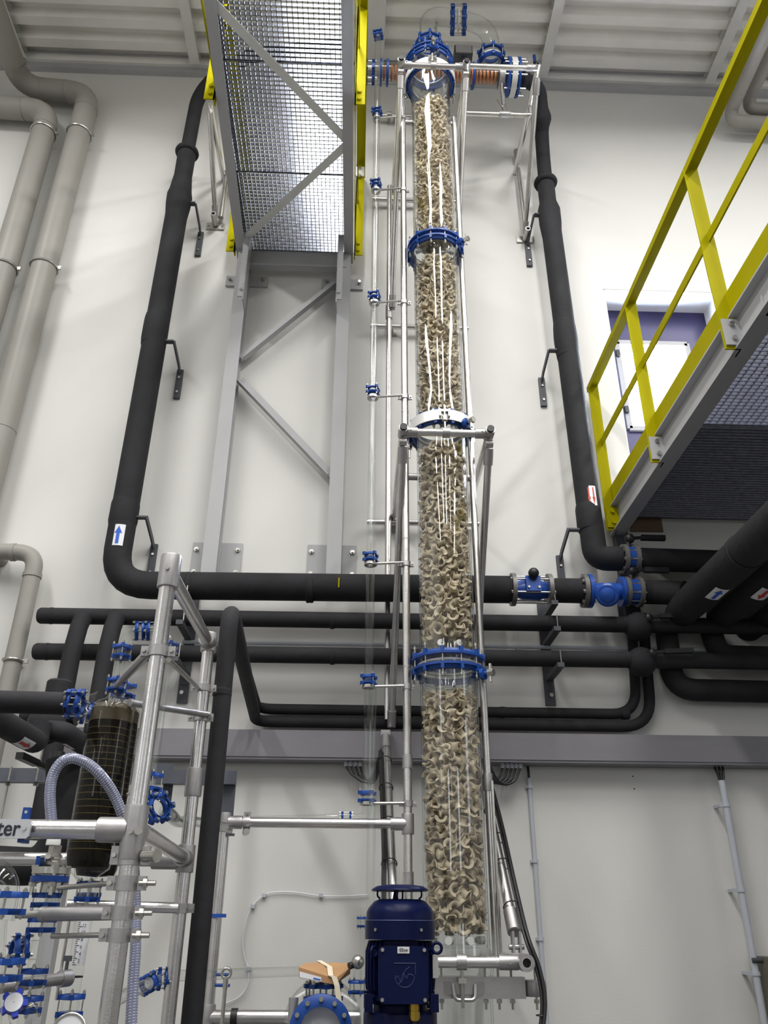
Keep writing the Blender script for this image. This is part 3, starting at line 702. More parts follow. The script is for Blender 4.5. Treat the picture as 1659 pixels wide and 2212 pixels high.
o = thing('vent_valve', 'tiny black valve with a blue lever above the right riser bend', 'valve', at(1156, 132, 4.76)); p = at(1156, 140, 4.76)
part('body', MB().cyl(p-A*.27, p+A*.03, .020, n=12), BLACK, o); part('lever', MB().box(p+A*.09, (.025, .02, .10)), VBLUE, o)
# butterfly / ball valves
def pipe_flange(parent, x, z, r=.105, y=PY, t=.028, m=GPAINT, n=8):
    o = part('pipe_flange', MB().ring((x, y, z), (1, 0, 0), .05, r, t, 28), m, parent)
    return o
def tie_bolts(parent, x0, x1, z, r=.085, y=PY, n=8):
    for k in range(n):
        a = 2*math.pi*(k+.5)/n; q = MB(); c = V((0, math.cos(a)*r, math.sin(a)*r))
        q.cyl(V((x0-.02, y, z))+c, V((x1+.02, y, z))+c, .007, n=8)
        for x in (x0-.018, x1+.018): q.cyl(V((x-.008, y, z))+c, V((x+.008, y, z))+c, .013, n=6)
        part('bolt', q, STEEL, parent)
FL = MAT_FL = mat('cast_grey_flange', rgb(118, 116, 114), .5, .4, vary=.08)
def lever_valve(label, x0, x1, z, y=PY):
    t = thing('lever_valve', label, 'valve', ((x0+x1)/2, y, z)); xm = (x0+x1)/2
    for x in (x0, x1): pipe_flange(t, x, z, m=FL)
    part('body', MB().ring((xm, y, z), (1, 0, 0), .06, .088, x1-x0-.03, 28), VBLUE, t); tie_bolts(t, x0, x1, z)
    part('stem', MB().cyl((xm, y-.02, z+.08), (xm, y-.02, z+.135), .02, n=12).ball((xm+.01, y-.03, z+.145), .036, 14), BLACK, t)
    q = MB().beam((xm+.02, y-.04, z+.145), (xm+.09, y-.04, z+.15), .022, .016); q.beam((xm+.09, y-.04, z+.15), (xm+.26, y-.05, z+.145), .036, .034); part('lever', q, BLACK, t); return t
xa_, xb_ = at(1348, 1210, PY).x, at(1372, 1210, PY).x
lever_valve('blue lever valve with a black handle on the upper black pipe below the yellow post', xa_, xb_, ZRR)
ct = thing('insulated_pipe', 'black foam-covered pipe running right from the upper blue lever valve', 'pipe', (2.0, PY, ZRR))
part('cover', MB().cyl((xb_+.014, PY, ZRR), (2.75, PY, ZRR-.01), .082, n=22), FOAM, ct)
# three-part valve, strainer and lever valve of the low run
Z1 = ZR+.02
v1 = thing('ball_valve', 'blue flanged valve with a round black knob on the thick horizontal pipe', 'valve', (XE, PY, Z1))
x0, x1 = at(1108, 1280, PY).x+.0, at(1186, 1280, PY).x
pipe_flange(v1, x0, Z1, .115, m=FL); pipe_flange(v1, x1, Z1, .115, m=FL); tie_bolts(v1, x0, x1, Z1, .095, n=6)
part('body', MB().lathe(((x0+x1)/2, PY, Z1), (1, 0, 0), [(.055, -(x1-x0)/2), (.058, -.09), (.070, -.06), (.074, 0), (.070, .06), (.058, .09), (.055, (x1-x0)/2)], 24), VBLUE, v1)
part('bonnet', MB().box(((x0+x1)/2, PY-.07, Z1+.01), (.10, .07, .11)), VBLUE, v1); xm = (x0+x1)/2
part('knob', MB().cyl((xm, PY-.1, Z1+.04), (xm, PY-.13, Z1+.09), .02, n=12).ball((xm, PY-.125, Z1+.075), .037, 14), BLACK, v1)
for dx in (-.035, .035): part('bolt', MB().cyl((xm+dx, PY-.09, Z1-.02), (xm+dx, PY-.115, Z1-.02), .009, n=6), STEEL, v1)
x2_, x3_ = at(1262, 1280, PY).x, at(1352, 1280, PY).x
st = thing('insulated_pipe', 'short black wrapped pipe piece between the two blue fittings', 'pipe', ((x1+x2_)/2, PY, Z1))
part('cover', MB().cyl((x1+.014, PY, Z1), (x2_-.014, PY, Z1), .086, n=22), FOAM, st)
sr = thing('strainer', 'blue angled pipe strainer with a round domed cap on the thick horizontal pipe', 'strainer', ((x2_+x3_)/2, PY, Z1)); xm = (x2_+x3_)/2
pipe_flange(sr, x2_, Z1, .118, t=.03, m=FL); pipe_flange(sr, x2_+.035, Z1, .118, t=.028, m=VBLUE); tie_bolts(sr, x2_-.005, x2_+.035, Z1, .095)
part('body', MB().lathe((x2_, PY, Z1), (1, 0, 0), [(.060, .03), (.054, .07), (.058, .12), (.060, (x3_-x2_)-.09), (.055, x3_-x2_-.03)], 24), VBLUE, sr)
cdn = V((xm-.035, PY-.15, Z1-.085)); part('branch', MB().cyl((xm+.03, PY, Z1), cdn, .064, n=20), VBLUE, sr)
dd = (cdn-V((xm+.03, PY, Z1))).normalized(); part('cap', MB().lathe(cdn, dd, [(.064, -.03), (.078, -.028), (.080, .0), (.068, .012), (.05, .014), (.046, .024), (.02, .034), (.001, .034)], 28), VBLUE, sr)
x4_ = at(1380, 1280, PY).x
pipe_flange(sr, x3_-.03, Z1, .105, t=.025, m=VBLUE)
lever_valve('blue lever valve with a black handle right of the domed strainer', x3_, x4_, Z1)
# two pipes across the wall with ball shaped valve covers
GY = 5.15; ZG1, ZG2 = 3.397, 3.152
def long_pipe(label, z, xl, xs, ypx):
    t = thing('insulated_pipe', label, 'pipe', (xl, GY, z)); b = MB(); r = .054
    b.lathe((xl, GY, z), (1, 0, 0), [(.002, -.005), (r*.85, -.004), (r, .01), (r, .08)], 20); part('end_cap', b, FOAM, t)
    part('cover', MB().cyl((xl+.08, GY, z), (3.6, GY, z+.012), r, n=20), FOAM, t); bulge(t, (at(718, ypx, GY).x, GY, z), (1, 0, 0), r, .03, 1.03); bulge(t, (xl+.08, GY, z), (1, 0, 0), r, .02, 1.03)
    xb = at(xs, ypx, GY).x
    v = thing('ball_valve', 'round black foam-wrapped valve with a lever on the %s wall pipe' % ('upper thin' if z > 3.3 else 'lower thin'), 'valve', (xb, GY, z))
    part('wrapped_body', MB().ball((xb, GY, z-.005), .098, 24), FOAM, v)
    p = V((xb+.05, GY-.085, z+.03)); part('stem', MB().cyl((xb+.02, GY-.05, z), p, .028, n=12).ball(p, .03, 12), BLACK, v)
    q = MB().beam(p, p+V((.08, 0, .012)), .022, .018); q.beam(p+V((.08, 0, .012)), p+V((.27, -.01, .018)), .034, .03); part('lever', q, BLACK, v)
    return t
long_pipe('black foam pipe along the wall, upper of a pair with capped left ends', ZG1, -2.12, 1378, 1352)
long_pipe('black foam pipe along the wall, lower of a pair with capped left ends', ZG2, -2.10, 1385, 1426)
gp = thing('thin_conduit', 'pale grey conduit along the wall just above the lower thin black pipe', 'conduit', (0, 5.36, 3.25)); zq = zz(1200, 1400, 5.36)
part('conduit', MB().cyl((-1.2, 5.36, zq), (4.0, 5.36, zq+.01), .014, n=10), CONDUIT, gp); part('clip', MB().box((1.12, 5.375, zq), (.03, .04, .04)), CONDUIT, gp)
# branches dropping from the upper left pipe
xb1, xb2 = -1.80, -1.585
for x, nm in ((xb1, 'left'), (xb2, 'right')):
    t = thing('insulated_pipe', 'black foam branch pipe dropping from the upper thin pipe, the %s one' % ('outer' if nm == 'left' else 'inner'), 'pipe', (x, 5.12, 2.2))
    part('cover', MB().sweep([(x, 5.07, ZG1-.03), (x, 5.02, ZG1-.12), (x, 4.98, 3.1), (x, 4.98, 2.0)] if nm == 'left' else [(x, 5.07, ZG1-.03), (x, 5.02, ZG1-.12), (x, 4.98, 3.1), (x, 4.98, 2.6)], .056, 18), FOAM, t)
# pair of small pipes and the front riser
HY = 3.2
f1 = thing('insulated_pipe', 'long thin black pipe bending forward and dropping down in front, before the wall', 'pipe', (-.535, HY, 0))
zq1, zq2 = zz(700, 1560, 5.34), zz(700, 1534, 5.34)+.004
b = MB(); b.path([(-.525, HY, 0.02), (-.535, HY, zq1), (-.655, 5.345, zq1), (1.97, 5.345, zq1), (2.02, 5.345, 3.55)], .036, [.10, .12, .20], 18, 8); part('cover', b, FOAM, f1)
bulge(f1, (-.535, HY, zz(470, 1497, HY)), A, .0365, .03, 1.03)
f2 = thing('insulated_pipe', 'thin black pipe along the wall above its twin, turning up at the right valves', 'pipe', (-.64, 5.24, zq2))
b = MB(); b.path([(-.60, 3.55, zq2), (-.655, 5.345, zq2), (1.88, 5.345, zq2), (1.935, 5.345, 3.55)], .034, [.12, .17], 18, 8); part('cover', b, FOAM, f2)
for x in (at(840, 1535, 5.34).x, at(1085, 1535, 5.34).x, at(1350, 1535, 5.34).x): bulge(f2, (x, 5.345, zq2), (1, 0, 0), .034, .05, 1.08)
# wall brackets carrying the horizontal pipes
def pipe_stand(label, x, ztop, zlow, arms, s=1):
    t = thing('pipe_stand', label, 'bracket', (x, YW-.03, zlow))
    part('upright', MB().beam((x, YW-.012, zlow), (x, YW-.012, ztop), .07, .014, V((0, 1, 0))), DSTEEL, t)
    for z in arms:
        part('arm', MB().beam((x, YW-.01, z+.0), (x, GY-.13, z+.0), .045, .03).box((x, YW-.022, z-.03), (.05, .006, .09)), DSTEEL, t)
        part('threaded_rod', MB().cyl((x+.015, GY-.09, z-.02), (x+.015, GY-.09, z+.11), .004, n=6), STEEL, t)
    q = MB().cyl((x, YW-.055, zlow+.06), (x, YW-.066, zlow+.06), .014, n=6); part('bolt', q, STEEL, t); return t
pipe_stand('dark steel pipe bracket on the wall below the blue valve with the black knob', at(1178, 1400, YW).x, zz(1168, 1305, YW), zz(1185, 1525, YW), (ZR-.115, ZG1-.07, ZG2-.07))
pipe_stand('dark steel pipe bracket on the wall behind the short end post of the tube stand', at(408, 1400, YW).x, zz(402, 1290, YW), zz(412, 1520, YW), (ZR-.115, ZG1-.07, ZG2-.07), -1)
sp = thing('steel_strut', 'dark steel upright on the wall behind the two lever valves', 'bracket', (at(1340, 1200, YW).x, YW-.04, 3.2)); xs_ = at(1336, 1160, YW).x
part('upright', MB().beam((xs_, YW-.04, 3.5), (xs_, YW-.04, zz(1335, 1148, YW)), .10, .06, V((0, 1, 0))), DSTEEL, sp); part('foot_plate', MB().box((xs_, YW-.008, 3.56), (.16, .016, .16)), DSTEEL, sp)

# big ducts coming forward out of the wall on the right
dz = 3.49
d1 = thing('insulated_duct', 'very thick black pipe coming forward from the right wall, with a blue arrow label', 'pipe', (2.195, 4.9, dz))
b = MB(); b.sweep([(2.215, 1.2, dz+.02), (2.2, 4.9, dz), (2.198, 5.0, dz), (2.196, 5.08, dz-.005), (2.19, 5.14, dz-.02), (2.18, 5.2, dz-.05)], [.108, .108, .107, .104, .095, .075], 24); part('cover', b, FOAM, d1)
b = MB(); b.path([(2.15, 5.285, dz-.01), (2.13, 5.285, 3.0), (3.8, 5.285, 2.985)], .074, .16, 20, 8); part('lower_cover', b, FOAM, d1)
b = MB().path([(x4_+.014, PY, Z1), (2.05, PY, Z1), (2.2, 5.0, Z1-.06)], .083, .08, 20); part('branch_cover', b, FOAM, d1)
bulge(d1, (2.2, 4.12, dz), (0, 1, 0), .108, .05, 1.03); bulge(d1, (2.205, 3.6, dz), (0, 1, 0), .108, .05, 1.03)
d2 = thing('insulated_duct', 'very thick black pipe coming forward from the right wall, with a red arrow label', 'pipe', (2.6, 4.9, dz))
b = MB(); b.sweep([(2.50, 1.2, dz+.02), (2.48, 4.95, dz), (2.48, 5.08, dz-.005), (2.48, 5.14, dz-.02), (2.48, 5.2, dz-.05)], [.108, .108, .104, .095, .075], 24); part('cover', b, FOAM, d2)
b = MB(); b.path([(2.46, 5.285, dz-.02), (2.48, 5.285, 3.24), (4.0, 5.285, 3.22)], .074, .16, 20, 8); part('lower_cover', b, FOAM, d2)
d3 = thing('insulated_duct', 'third black pipe from the wall at the far right, partly out of sight', 'pipe', (2.95, 4.9, dz))
b = MB(); b.cyl((2.80, 1.2, dz+.02), (2.78, 5.39, dz), .108, n=24); part('cover', b, FOAM, d3)
def duct_label(d, px_, col_, flip, xc):
    # sticker on the underside-left flank of a duct that runs along y
    p0 = None; best = 1e9
    for k in range(400):
        yy = 3.0+k*.005
        for a in range(180, 300, 4):
            q = V((xc+(4.9-yy)*.004+math.cos(R_(a))*.110, yy, dz+.0+math.sin(R_(a))*.110+(4.9-yy)*.0054)); r = q-CAM; zq = r.dot(FW)
            e = (829.5+FPX*r.dot(RT)/zq-px_[0])**2+(1106-FPX*r.dot(UP)/zq-px_[1])**2
            if e < best: best, p0, aa = e, q, a
    arrow_label(d, p0, (math.cos(R_(aa)), 0, math.sin(R_(aa))), (0, -1 if flip else 1, 0), .085, .17, col_, radius=.110)
duct_label(d1, (1549, 1284), ABLUE, True, 2.2); duct_label(d2, (1648, 1284), ARED, False, 2.48)

# beige drain pipes
def clip_ring(parent, p, axis, r):
    p = V(p); b = MB(); b.torus(p, axis, r+.006, .009, 28, 8); part('pipe_clip', b, STEEL, parent)
    q = MB().cyl(p+V((0, .05, 0)), V((p.x, YW, p.z)), .008, n=8); q.box(p+V((r+.022, 0, 0)), (.03, .02, .03)); part('clip_stud', q, STEEL, parent)
BY = 5.245
pa = thing('drain_pipe', 'thick beige drain pipe with two bends below the roof, the inner of two', 'pipe', (-2.735, BY, 0))
b = MB(); b.path([(-3.30, 1.5, 8.86), (-3.40, BY, 8.86), (-2.735, BY, 8.80), (-2.735, BY, 0.02)], .105, [.22, .22], 24, 9); part('pipe', b, BEIGE, pa)
for z in (zz(172, 290, BY), zz(93, 578, BY)): clip_ring(pa, (-2.735, BY, z), A, .105)
for p, ax in (((-2.735, BY, 8.55), A), ((-2.735, BY, 4.9), A), ((-3.38, 5.0, 8.86), (0, 1, 0)), ((-2.97, BY, 8.82), (1, 0, 0)), ((-3.2, BY, 8.84), (1, 0, 0))): part('socket_rim', MB().ring(p, ax, .104, .108, .012, 24), BEIGE, pa)
pb = thing('drain_pipe', 'thick beige drain pipe with one bend, the outer one at the picture edge', 'pipe', (-3.07, BY, 0))
pb['label'] = 'thick beige drain pipe with a single bend, outer one of the two tall drains'
b = MB(); b.path([(-4.6, BY, 8.60), (-3.07, BY, 8.53), (-3.07, BY, 0.02)], .105, .22, 24, 9); part('pipe', b, BEIGE, pb)
for z in (zz(85, 287, BY), zz(8, 580, BY)): clip_ring(pb, (-3.07, BY, z), A, .105)
for p, ax in (((-3.07, BY, 8.28), A), ((-3.32, BY, 8.54), (1, 0, 0))): part('socket_rim', MB().ring(p, ax, .104, .108, .012, 24), BEIGE, pb)
pc = thing('drain_pipe', 'thin beige drain pipe low on the wall with one bend and a clip', 'pipe', (-2.27, BY, 0))
b = MB(); b.path([(-2.58, YW-.003, 3.90), (-2.57, BY, 3.90), (-2.265, BY, 3.89), (-2.265, BY, 0.02)], .058, [.06, .13], 20, 8); part('pipe', b, BEIGE, pc); clip_ring(pc, (-2.265, BY, zz(32, 1428, BY)), A, .058)
for p, ax in (((-2.265, BY, 3.72), A), ((-2.43, BY, 3.893), (1, 0, 0))): part('socket_rim', MB().ring(p, ax, .057, .064, .03, 20), BEIGE, pc)
# beige pipes at the right roof corner
for k, (cx_, zc, yy, lab) in enumerate(((xx(5.22, (1580, 255)), zz(1600, 262, 5.22), 5.22, 'beige pipe bending forward under the roof behind the yellow rail, the lower one'),
                                       (xx(5.18, (1615, 215)), zz(1640, 235, 5.18), 5.18, 'beige pipe bending forward under the roof behind the yellow rail, the upper one'))):
    t = thing('roof_pipe', lab, 'pipe', (cx_, yy, zc)); b = MB(); up_ = .0
    b.path([(cx_+.13*k, 1.0, zc+.25), (cx_, yy-.02, zc+.12), (cx_, yy, zc), (5.5, yy, zc-.05)], .062, [.10, .10], 20, 7); part('pipe', b, BEIGE, t)
    part('pipe_clip', MB().torus((cx_+.02, 4.35, zc+.155), (0, 1, 0), .067, .009, 24, 8), STEEL, t); part('clip_hanger', MB().cyl((cx_+.02, 4.35, zc+.2), (cx_+.02, 4.35, ZC), .008, n=8), STEEL, t)

# ================================================================== CABLE DUCT, CABLES, CONDUITS
zt0, zt1 = 2.507, 2.690
td = thing('cable_duct', 'long grey steel cable duct across the wall', 'cable duct', (0, 5.33, zt0))
b = MB().box((1.05, 5.325, (zt0+zt1)/2), (5.9, .15, zt1-zt0)); part('duct_body', b, TRAY, td)
part('duct_lid', MB().box((1.05, 5.247, (zt0+zt1)/2+.005), (5.9, .008, zt1-zt0-.02)), TRAY, td)
def gland_row(label, pxs, sweep_to):
    t = thing('cable_bundle', label, 'cables', (at(pxs[0], 1650, 5.3).x, 5.3, zt0))
    for i, px_ in enumerate(pxs):
        x = at(px_, 1650, 5.3).x; part('gland', MB().cyl((x, 5.3, zt0), (x, 5.3, zt0-.03), .013, n=8).cyl((x, 5.3, zt0-.012), (x, 5.3, zt0-.02), .017, n=6), CONDUIT, t)
        e = V(sweep_to); pts = smooth_curve([(x, 5.3, zt0-.028), (x+(e.x-x)*.2, 5.29, zt0-.09-.006*i), (x+(e.x-x)*.6, 5.27, zt0-.11), e], 6)
        part('cable', MB().sweep(pts, .008, 8), BLACK, t)
    return t
gland_row('black cables in pale glands below the duct, left of the column tubes', (748, 758, 768, 778), V((.20, 5.2, 2.68)))
gland_row('black cables in pale glands below the duct, right of the column', (1085, 1096, 1105, 1114, 1123), V((.80, 5.25, 2.64)))
def conduit(label, x, y, ztop, r, npx, standoff, cabs):
    t = thing('wall_conduit', label, 'conduit', (x, y, 0)); part('conduit', MB().cyl((x, y, 0.02), (x, y, ztop), r, n=12), CONDUIT, t)
    for z in npx: part('clip', MB().ring((x, y, z), A, r, r+.006, .02, 14).box((x-r-.01 if standoff else x-r-.003, (y+YW)/2, z), (.02, YW-y, .018)), CONDUIT, t)
    for dx in cabs: part('cable', MB().sweep(smooth_curve([(x+dx*2.2, y+.01, zt0-.005), (x+dx*1.6, y, (ztop+zt0)/2), (x+dx*.6, y, ztop-.03)], 5), .009 if len(cabs) > 1 else .008, 8), BLACK, t)
conduit('slim pale grey conduit on the wall right of the column', 1.128, 5.38, zz(1148, 1681, 5.38), .0135, [zz(1150, y_, 5.38) for y_ in (1700, 1860, 2028)], False, (0,))
conduit('thicker pale grey conduit standing off the wall at the far right', 2.357, 5.30, zz(1559, 1686, 5.30), .021, [zz(1600, y_, 5.30) for y_ in (1740, 1923, 2103)], True, (-.012, .0, .012))
# black cable tied along the low right strut
cb = thing('power_cable', 'black cable tied along the low right strut and hanging past the open tube end', 'cable', (.78, 4.2, 1.4))
S0, S1 = V((.765, 4.20, zb+.09)), V((.755, 5.19, zz(838, 1592, 5.19))); dS = (S1-S0).normalized(); off = V((.034, -.02, .012))
for k in (0, 1):
    e = V((.012*k, -.012*k, .006*k))
    pts = smooth_curve([S0.lerp(S1, .85)+off*.6+e, S0.lerp(S1, .5)+off+e, S0.lerp(S1, .2)+off+e, S0+off*1.1+e, V((.835, 4.13, zb-.02))+e, V((.845, 4.1, zb-.14))+e, V((.82, 4.08, zb-.26))+e, V((.76, 4.05, zb-.40))+e, V((.72, 4.05, .4))+e, V((.72, 4.05, .0))+e], 6)
    part('cable', MB().sweep(pts, .0085, 8), BLACK, cb)
for t_ in (.12, .30, .42, .56, .72): part('cable_tie', MB().torus(S0.lerp(S1, t_)+off*.3, dS, .040, .003, 20, 6), BLACK, cb)
part('cable_tie', MB().torus(V((.835, 4.095, zb-.2)), A, .02, .003, 16, 6), BLACK, cb)
cb2 = thing('power_cable', 'black cable tied along the low left strut behind the blue motor', 'cable', (.22, 4.3, 1.9))
T0, T1 = V((.20, 4.20, zb+.09)), V((.19, 5.19, S1.z)); off = V((-.036, -.02, 0))
part('cable', MB().sweep(smooth_curve([T0.lerp(T1, .9)+off, T0.lerp(T1, .6)+off, T0.lerp(T1, .35)+off, T0.lerp(T1, .2)+off*1.2, V((.15, 4.15, zb)), V((.15, 4.15, 0))], 6), .013, 8), BLACK, cb2)
for t_ in (.3, .5, .68, .84): part('cable_tie', MB().torus(T0.lerp(T1, t_)+off*.3, T1-T0, .040, .003, 20, 6), BLACK, cb2)
# thin tubing clipped to the wall
th = thing('thin_tubing', 'thin clear tubing looping over the lower wall', 'tubing', (at(690, 1935, 5.38).x, 5.385, 1.7))
pts = smooth_curve([at(x, y, 5.385) for x, y in ((795, 1933), (740, 1936), (690, 1935), (640, 1928), (598, 1927), (570, 1934), (546, 1957), (531, 1990), (524, 2030), (528, 2065), (537, 2095), (534, 2130), (515, 2155), (480, 2170))], 5)
part('tubing', MB().sweep(pts, .0036, 8), LABELW, th)
for x, y in ((693, 1934), (570, 1934), (546, 1958), (537, 2092)): part('clip', MB().box(at(x, y, 5.385), (.024, .02, .02)), CONDUIT, th)
# small box at the right edge
bx = thing('wall_box', 'olive grey steel box on the wall at the lower right edge', 'box', at(1650, 2150, 5.3)); p = at(1642, 2066, 5.3); q = at(1642, 2230, 5.3)
part('housing', MB().box((p.x+.22, 5.28, (p.z+.75)/2), (.44, .18, p.z-.75)), BOXG, bx); part('lid', MB().box((p.x+.22, 5.185, (p.z+.75)/2), (.41, .014, p.z-.80)), BOXG, bx)
part('cable_entry', MB().cyl((p.x-.06, 5.28, p.z-.02), (p.x+.0, 5.28, p.z-.02), .014, n=10), DSTEEL, bx)
bd = solo('wall_board', MB().box(at(1396, 1133, YW-.012), (.24, .02, .12)), PLY, 'small brown board on the wall below the right gallery', 'board')

# ================================================================== GALLERY ABOVE LEFT (grating between two channel beams)
PX0, PX1 = -1.10, -.15; ZB = 6.80; YB0, YB1 = 2.2, 5.36
gal = thing('gallery', 'pale grey steel gallery with a see-through grating floor and yellow posts, left of the column', 'gallery', ((PX0+PX1)/2, YB1, ZB))
LENS_SKEW = .031     # left beam, posts and grating edge skewed inward to imitate lens barrel distortion
def xl_(y): return (YB1-y)*LENS_SKEW
def chan(x, s, zb=ZB, h=.20, fl=.078, y0=YB0, y1=YB1, name='side_beam', par=None):
    b = MB(); b.extrude((x+(xl_(y0) if s > 0 else 0), y0, zb), (x, y1, zb), [(0, 0), (s*fl, 0), (s*fl, .010), (s*.008, .012), (s*.008, h-.012), (s*fl, h-.010), (s*fl, h), (0, h)], V((1, 0, 0)), A)
    return part(name, b, GPAINT, par or gal)
chan(PX0-.035, 1); chan(PX1+.035, -1)
part('end_beam', MB().box(((PX0+PX1)/2, YB1-.06, ZB-.045+.0), (PX1-PX0-.04, .012, .23)).box(((PX0+PX1)/2, YB1-.09, ZB-.155), (PX1-PX0-.04, .07, .012)), GPAINT, gal)
def grating(parent, x0, x1, y0, y1, z, pitch=.0333, cross=.033, h=.030, label=None, m=None):
    mm = m; b = MB(); n = int((y1-y0)/pitch)
    for i in range(n+1):
        y = y0+(y1-y0)*i/n; b.box(((x0+x1)/2, y, z+h/2), (x1-x0, .0035 if 0 < i < n else .006, h))
    m = int((x1-x0)/cross)
    for i in range(m+1):
        x = x0+(x1-x0)*i/m; b.box((x, (y0+y1)/2, z+h-.006), (.005 if 0 < i < m else .006, y1-y0, .010))
    return part('grating_panel', b, mm or GALV, parent, kind='stuff', label=label)
zg = ZB+.055; seams = [YB0, atz(600, 133, zg).y, atz(600, 373, zg).y, YB1-.07]
for i in range(3): grating(gal, PX0-.025+xl_(seams[i]), PX1-.02, seams[i]+.006, seams[i+1]-.006, zg)
# flat diagonal bracing under the floor
ya, yb, yc = atz(485, 5, ZB).y, atz(746, 308, ZB).y, atz(540, 525, ZB).y
for p0, p1 in (((PX0+.01+xl_(ya), ya, ZB+.02), (PX1-.01, yb, ZB+.02)), ((PX1-.01, yb+.03, ZB+.02), (PX0+.03, yc, ZB+.02))):
    part('diagonal_brace', MB().beam(p0, p1, .062, .008).beam(V(p0)+A*.02, V(p1)+A*.02, .008, .04), ROOFBEAM, gal)
def stanchion(parent, x, y, z0, z1, s, chamfer=False):
    b = MB(); w_ = .075
    b.extrude((x-s*0, y, 0), (x-s*0, y+.01, 0), [(0, z0), (s*w_, z0), (s*w_, z1-.05 if chamfer else z1), (s*.02, z1), (0, z1)], V((1, 0, 0)), A)
    b.box((x+s*.005, y+.03, (z0+z1)/2), (.01, .06, z1-z0)); o = part('post', b, YEL, parent)
    for dz_ in (.05, .13): part('bolt', MB().cyl((x+s*.035, y, z0+dz_), (x+s*.035, y-.014, z0+dz_), .016, n=6), YEL, o)
    return o
for x, s in ((PX1+.045, 1), (PX0-.045, -1)):
    for y_ in (5.22, 3.77, 2.4): stanchion(gal, x+(xl_(y_) if s < 0 else 0), y_, ZB-.03, 7.92, s, True)
    if s < 0: x += xl_(3.8)
    part('hand_rail', MB().box((x+s*.04, 3.8, 7.92), (.08, 3.1, .010)).box((x+s*.076, 3.8, 7.90), (.008, 3.1, .05)), YEL, gal)
    part('knee_rail', MB().box((x+s*.02, 3.8, 7.42), (.010, 3.1, .05)), YEL, gal); part('toe_board', MB().box((x+s*.003, 3.8, zg+.10), (.006, 3.1, .13)), YEL, gal)
part('splice_plate', MB().box((PX1+.075, 5.21, zz(776, 371, 5.21)), (.085, .012, .12)), WHITE, gal, label='white splice plate with two bolts')
for y_ in (364, 380): part('bolt', MB().cyl((PX1+.075, 5.205, zz(776, y_, 5.2)), (PX1+.075, 5.19, zz(776, y_, 5.2)), .016, n=6), STEEL, gal)
# wall posts carrying it
WX0, WX1 = -1.058, -.182
sf_ = thing('support_trestle', 'pale grey steel wall trestle of two posts and two braces under the gallery', 'trestle', ((WX0+WX1)/2, YW, 3.75))
zbot = 3.735
for x, s in ((WX0, 1), (WX1, -1)):
    b = MB(); b.box((x, 5.245, (zbot+ZB)/2), (.105, .010, ZB-zbot)); b.box((x+s*.0, 5.30, (zbot+ZB)/2), (.008, .10, ZB-zbot)); b.box((x, 5.355, (zbot+ZB)/2), (.105, .010, ZB-zbot)); part('post', b, GPAINT, sf_)
    zt_ = zz(525, 655, 5.15); xi = x+s*.055
    b = MB(); b.box((xi, 5.175, (zt_+ZB+.16)/2), (.008, .15, ZB+.16-zt_)); b.box((xi-s*.02, 5.105, (zt_+.03+ZB+.16)/2), (.05, .01, ZB+.13-zt_)); part('hanger', b, GPAINT, sf_)
    part('bolt', MB().cyl((xi-s*.02, 5.1, zt_+.10), (xi-s*.02, 5.088, zt_+.10), .012, n=6), STEEL, sf_)
    part('base_plate', MB().box((x+s*.02, YW-.008, zz(460, 1215, YW)-.03), (.36, .016, .36)), GPAINT, sf_)
    for dx in (-.13, .17):
        for y_ in (1190, 1238): 
            z = zz(460, y_, YW); q = MB().cyl((x+s*dx, YW-.016, z), (x+s*dx, YW-.045, z), .009, n=8); q.cyl((x+s*dx, YW-.018, z), (x+s*dx, YW-.03, z), .018, n=6); part('anchor_bolt', q, STEEL, sf_)
    z = zz(560, 612, YW); part('head_plate', MB().box((x+s*.02, YW-.012, z), (.36, .024, .11)), GPAINT, sf_)
    for dx in (-.13, .16): q = MB().cyl((x+s*dx, YW-.024, z+.01), (x+s*dx, YW-.055, z+.01), .014, n=6); part('anchor_bolt', q, STEEL, sf_)
for a, c in (((522, 775), (725, 612)), ((519, 822), (716, 1028))):
    p0, p1 = at(*a, 5.32), at(*c, 5.32); d = (p1-p0).normalized(); u = V((0, -1, 0)); n_ = d.cross(u)
    b = MB(); b.extrude(p0, p1, [(-.035, 0), (.035, 0), (.035, .007), (-.028, .007), (-.028, .06), (-.035, .06)], n_ if n_.z > 0 else -n_, u); part('diagonal_brace', b, GPAINT, sf_)

# ================================================================== GALLERY AT THE RIGHT (yellow rails)
MATG = mat('dark_floor_mat', rgb(118, 118, 130), .7, vary=.1)  # for the sheets added to keep light out of the grating
GX = 1.915; GZ = 4.17; y0, y1 = -6.0, 5.36
gr2 = thing('gallery', 'right gallery with bright yellow railing and a dark grating floor, under the small window', 'gallery', (GX, y1, GZ))
b = MB(); h = .21
b.extrude((GX, y0, GZ), (GX, y1, GZ), [(-.05, 0), (.055, 0), (.055, .010), (.005, .013), (.005, h-.013), (.055, h-.01), (.055, h), (-.05, h), (-.05, h-.01), (-.004, h-.013), (-.004, .013), (-.05, .010)], V((1, 0, 0)), A); part('side_beam', b, GPAINT, gr2)
xR = GX-.06; zr = 5.47
for i, y_ in enumerate((5.26, 4.28, 3.16, 2.05, .9, -.3)):
    b = MB(); w_ = .082; z0 = GZ+.0
    b.box((xR, y_, (z0+zr)/2), (w_, .008, zr-z0)); b.box((xR+w_/2-.004, y_+.03, (z0+zr)/2), (.008, .06, zr-z0)); o = part('post', b, YEL, gr2)
    part('foot_plate', MB().box((xR+.015, y_-.012, GZ+.10), (.10, .010, .165)), YEL if i == 0 else GPAINT, gr2)
    for dz_ in (.055, .145): part('bolt', MB().cyl((xR+.01, y_-.017, GZ+dz_), (xR+.01, y_-.033, GZ+dz_), .014, n=6), YEL if i == 0 else STEEL, gr2)
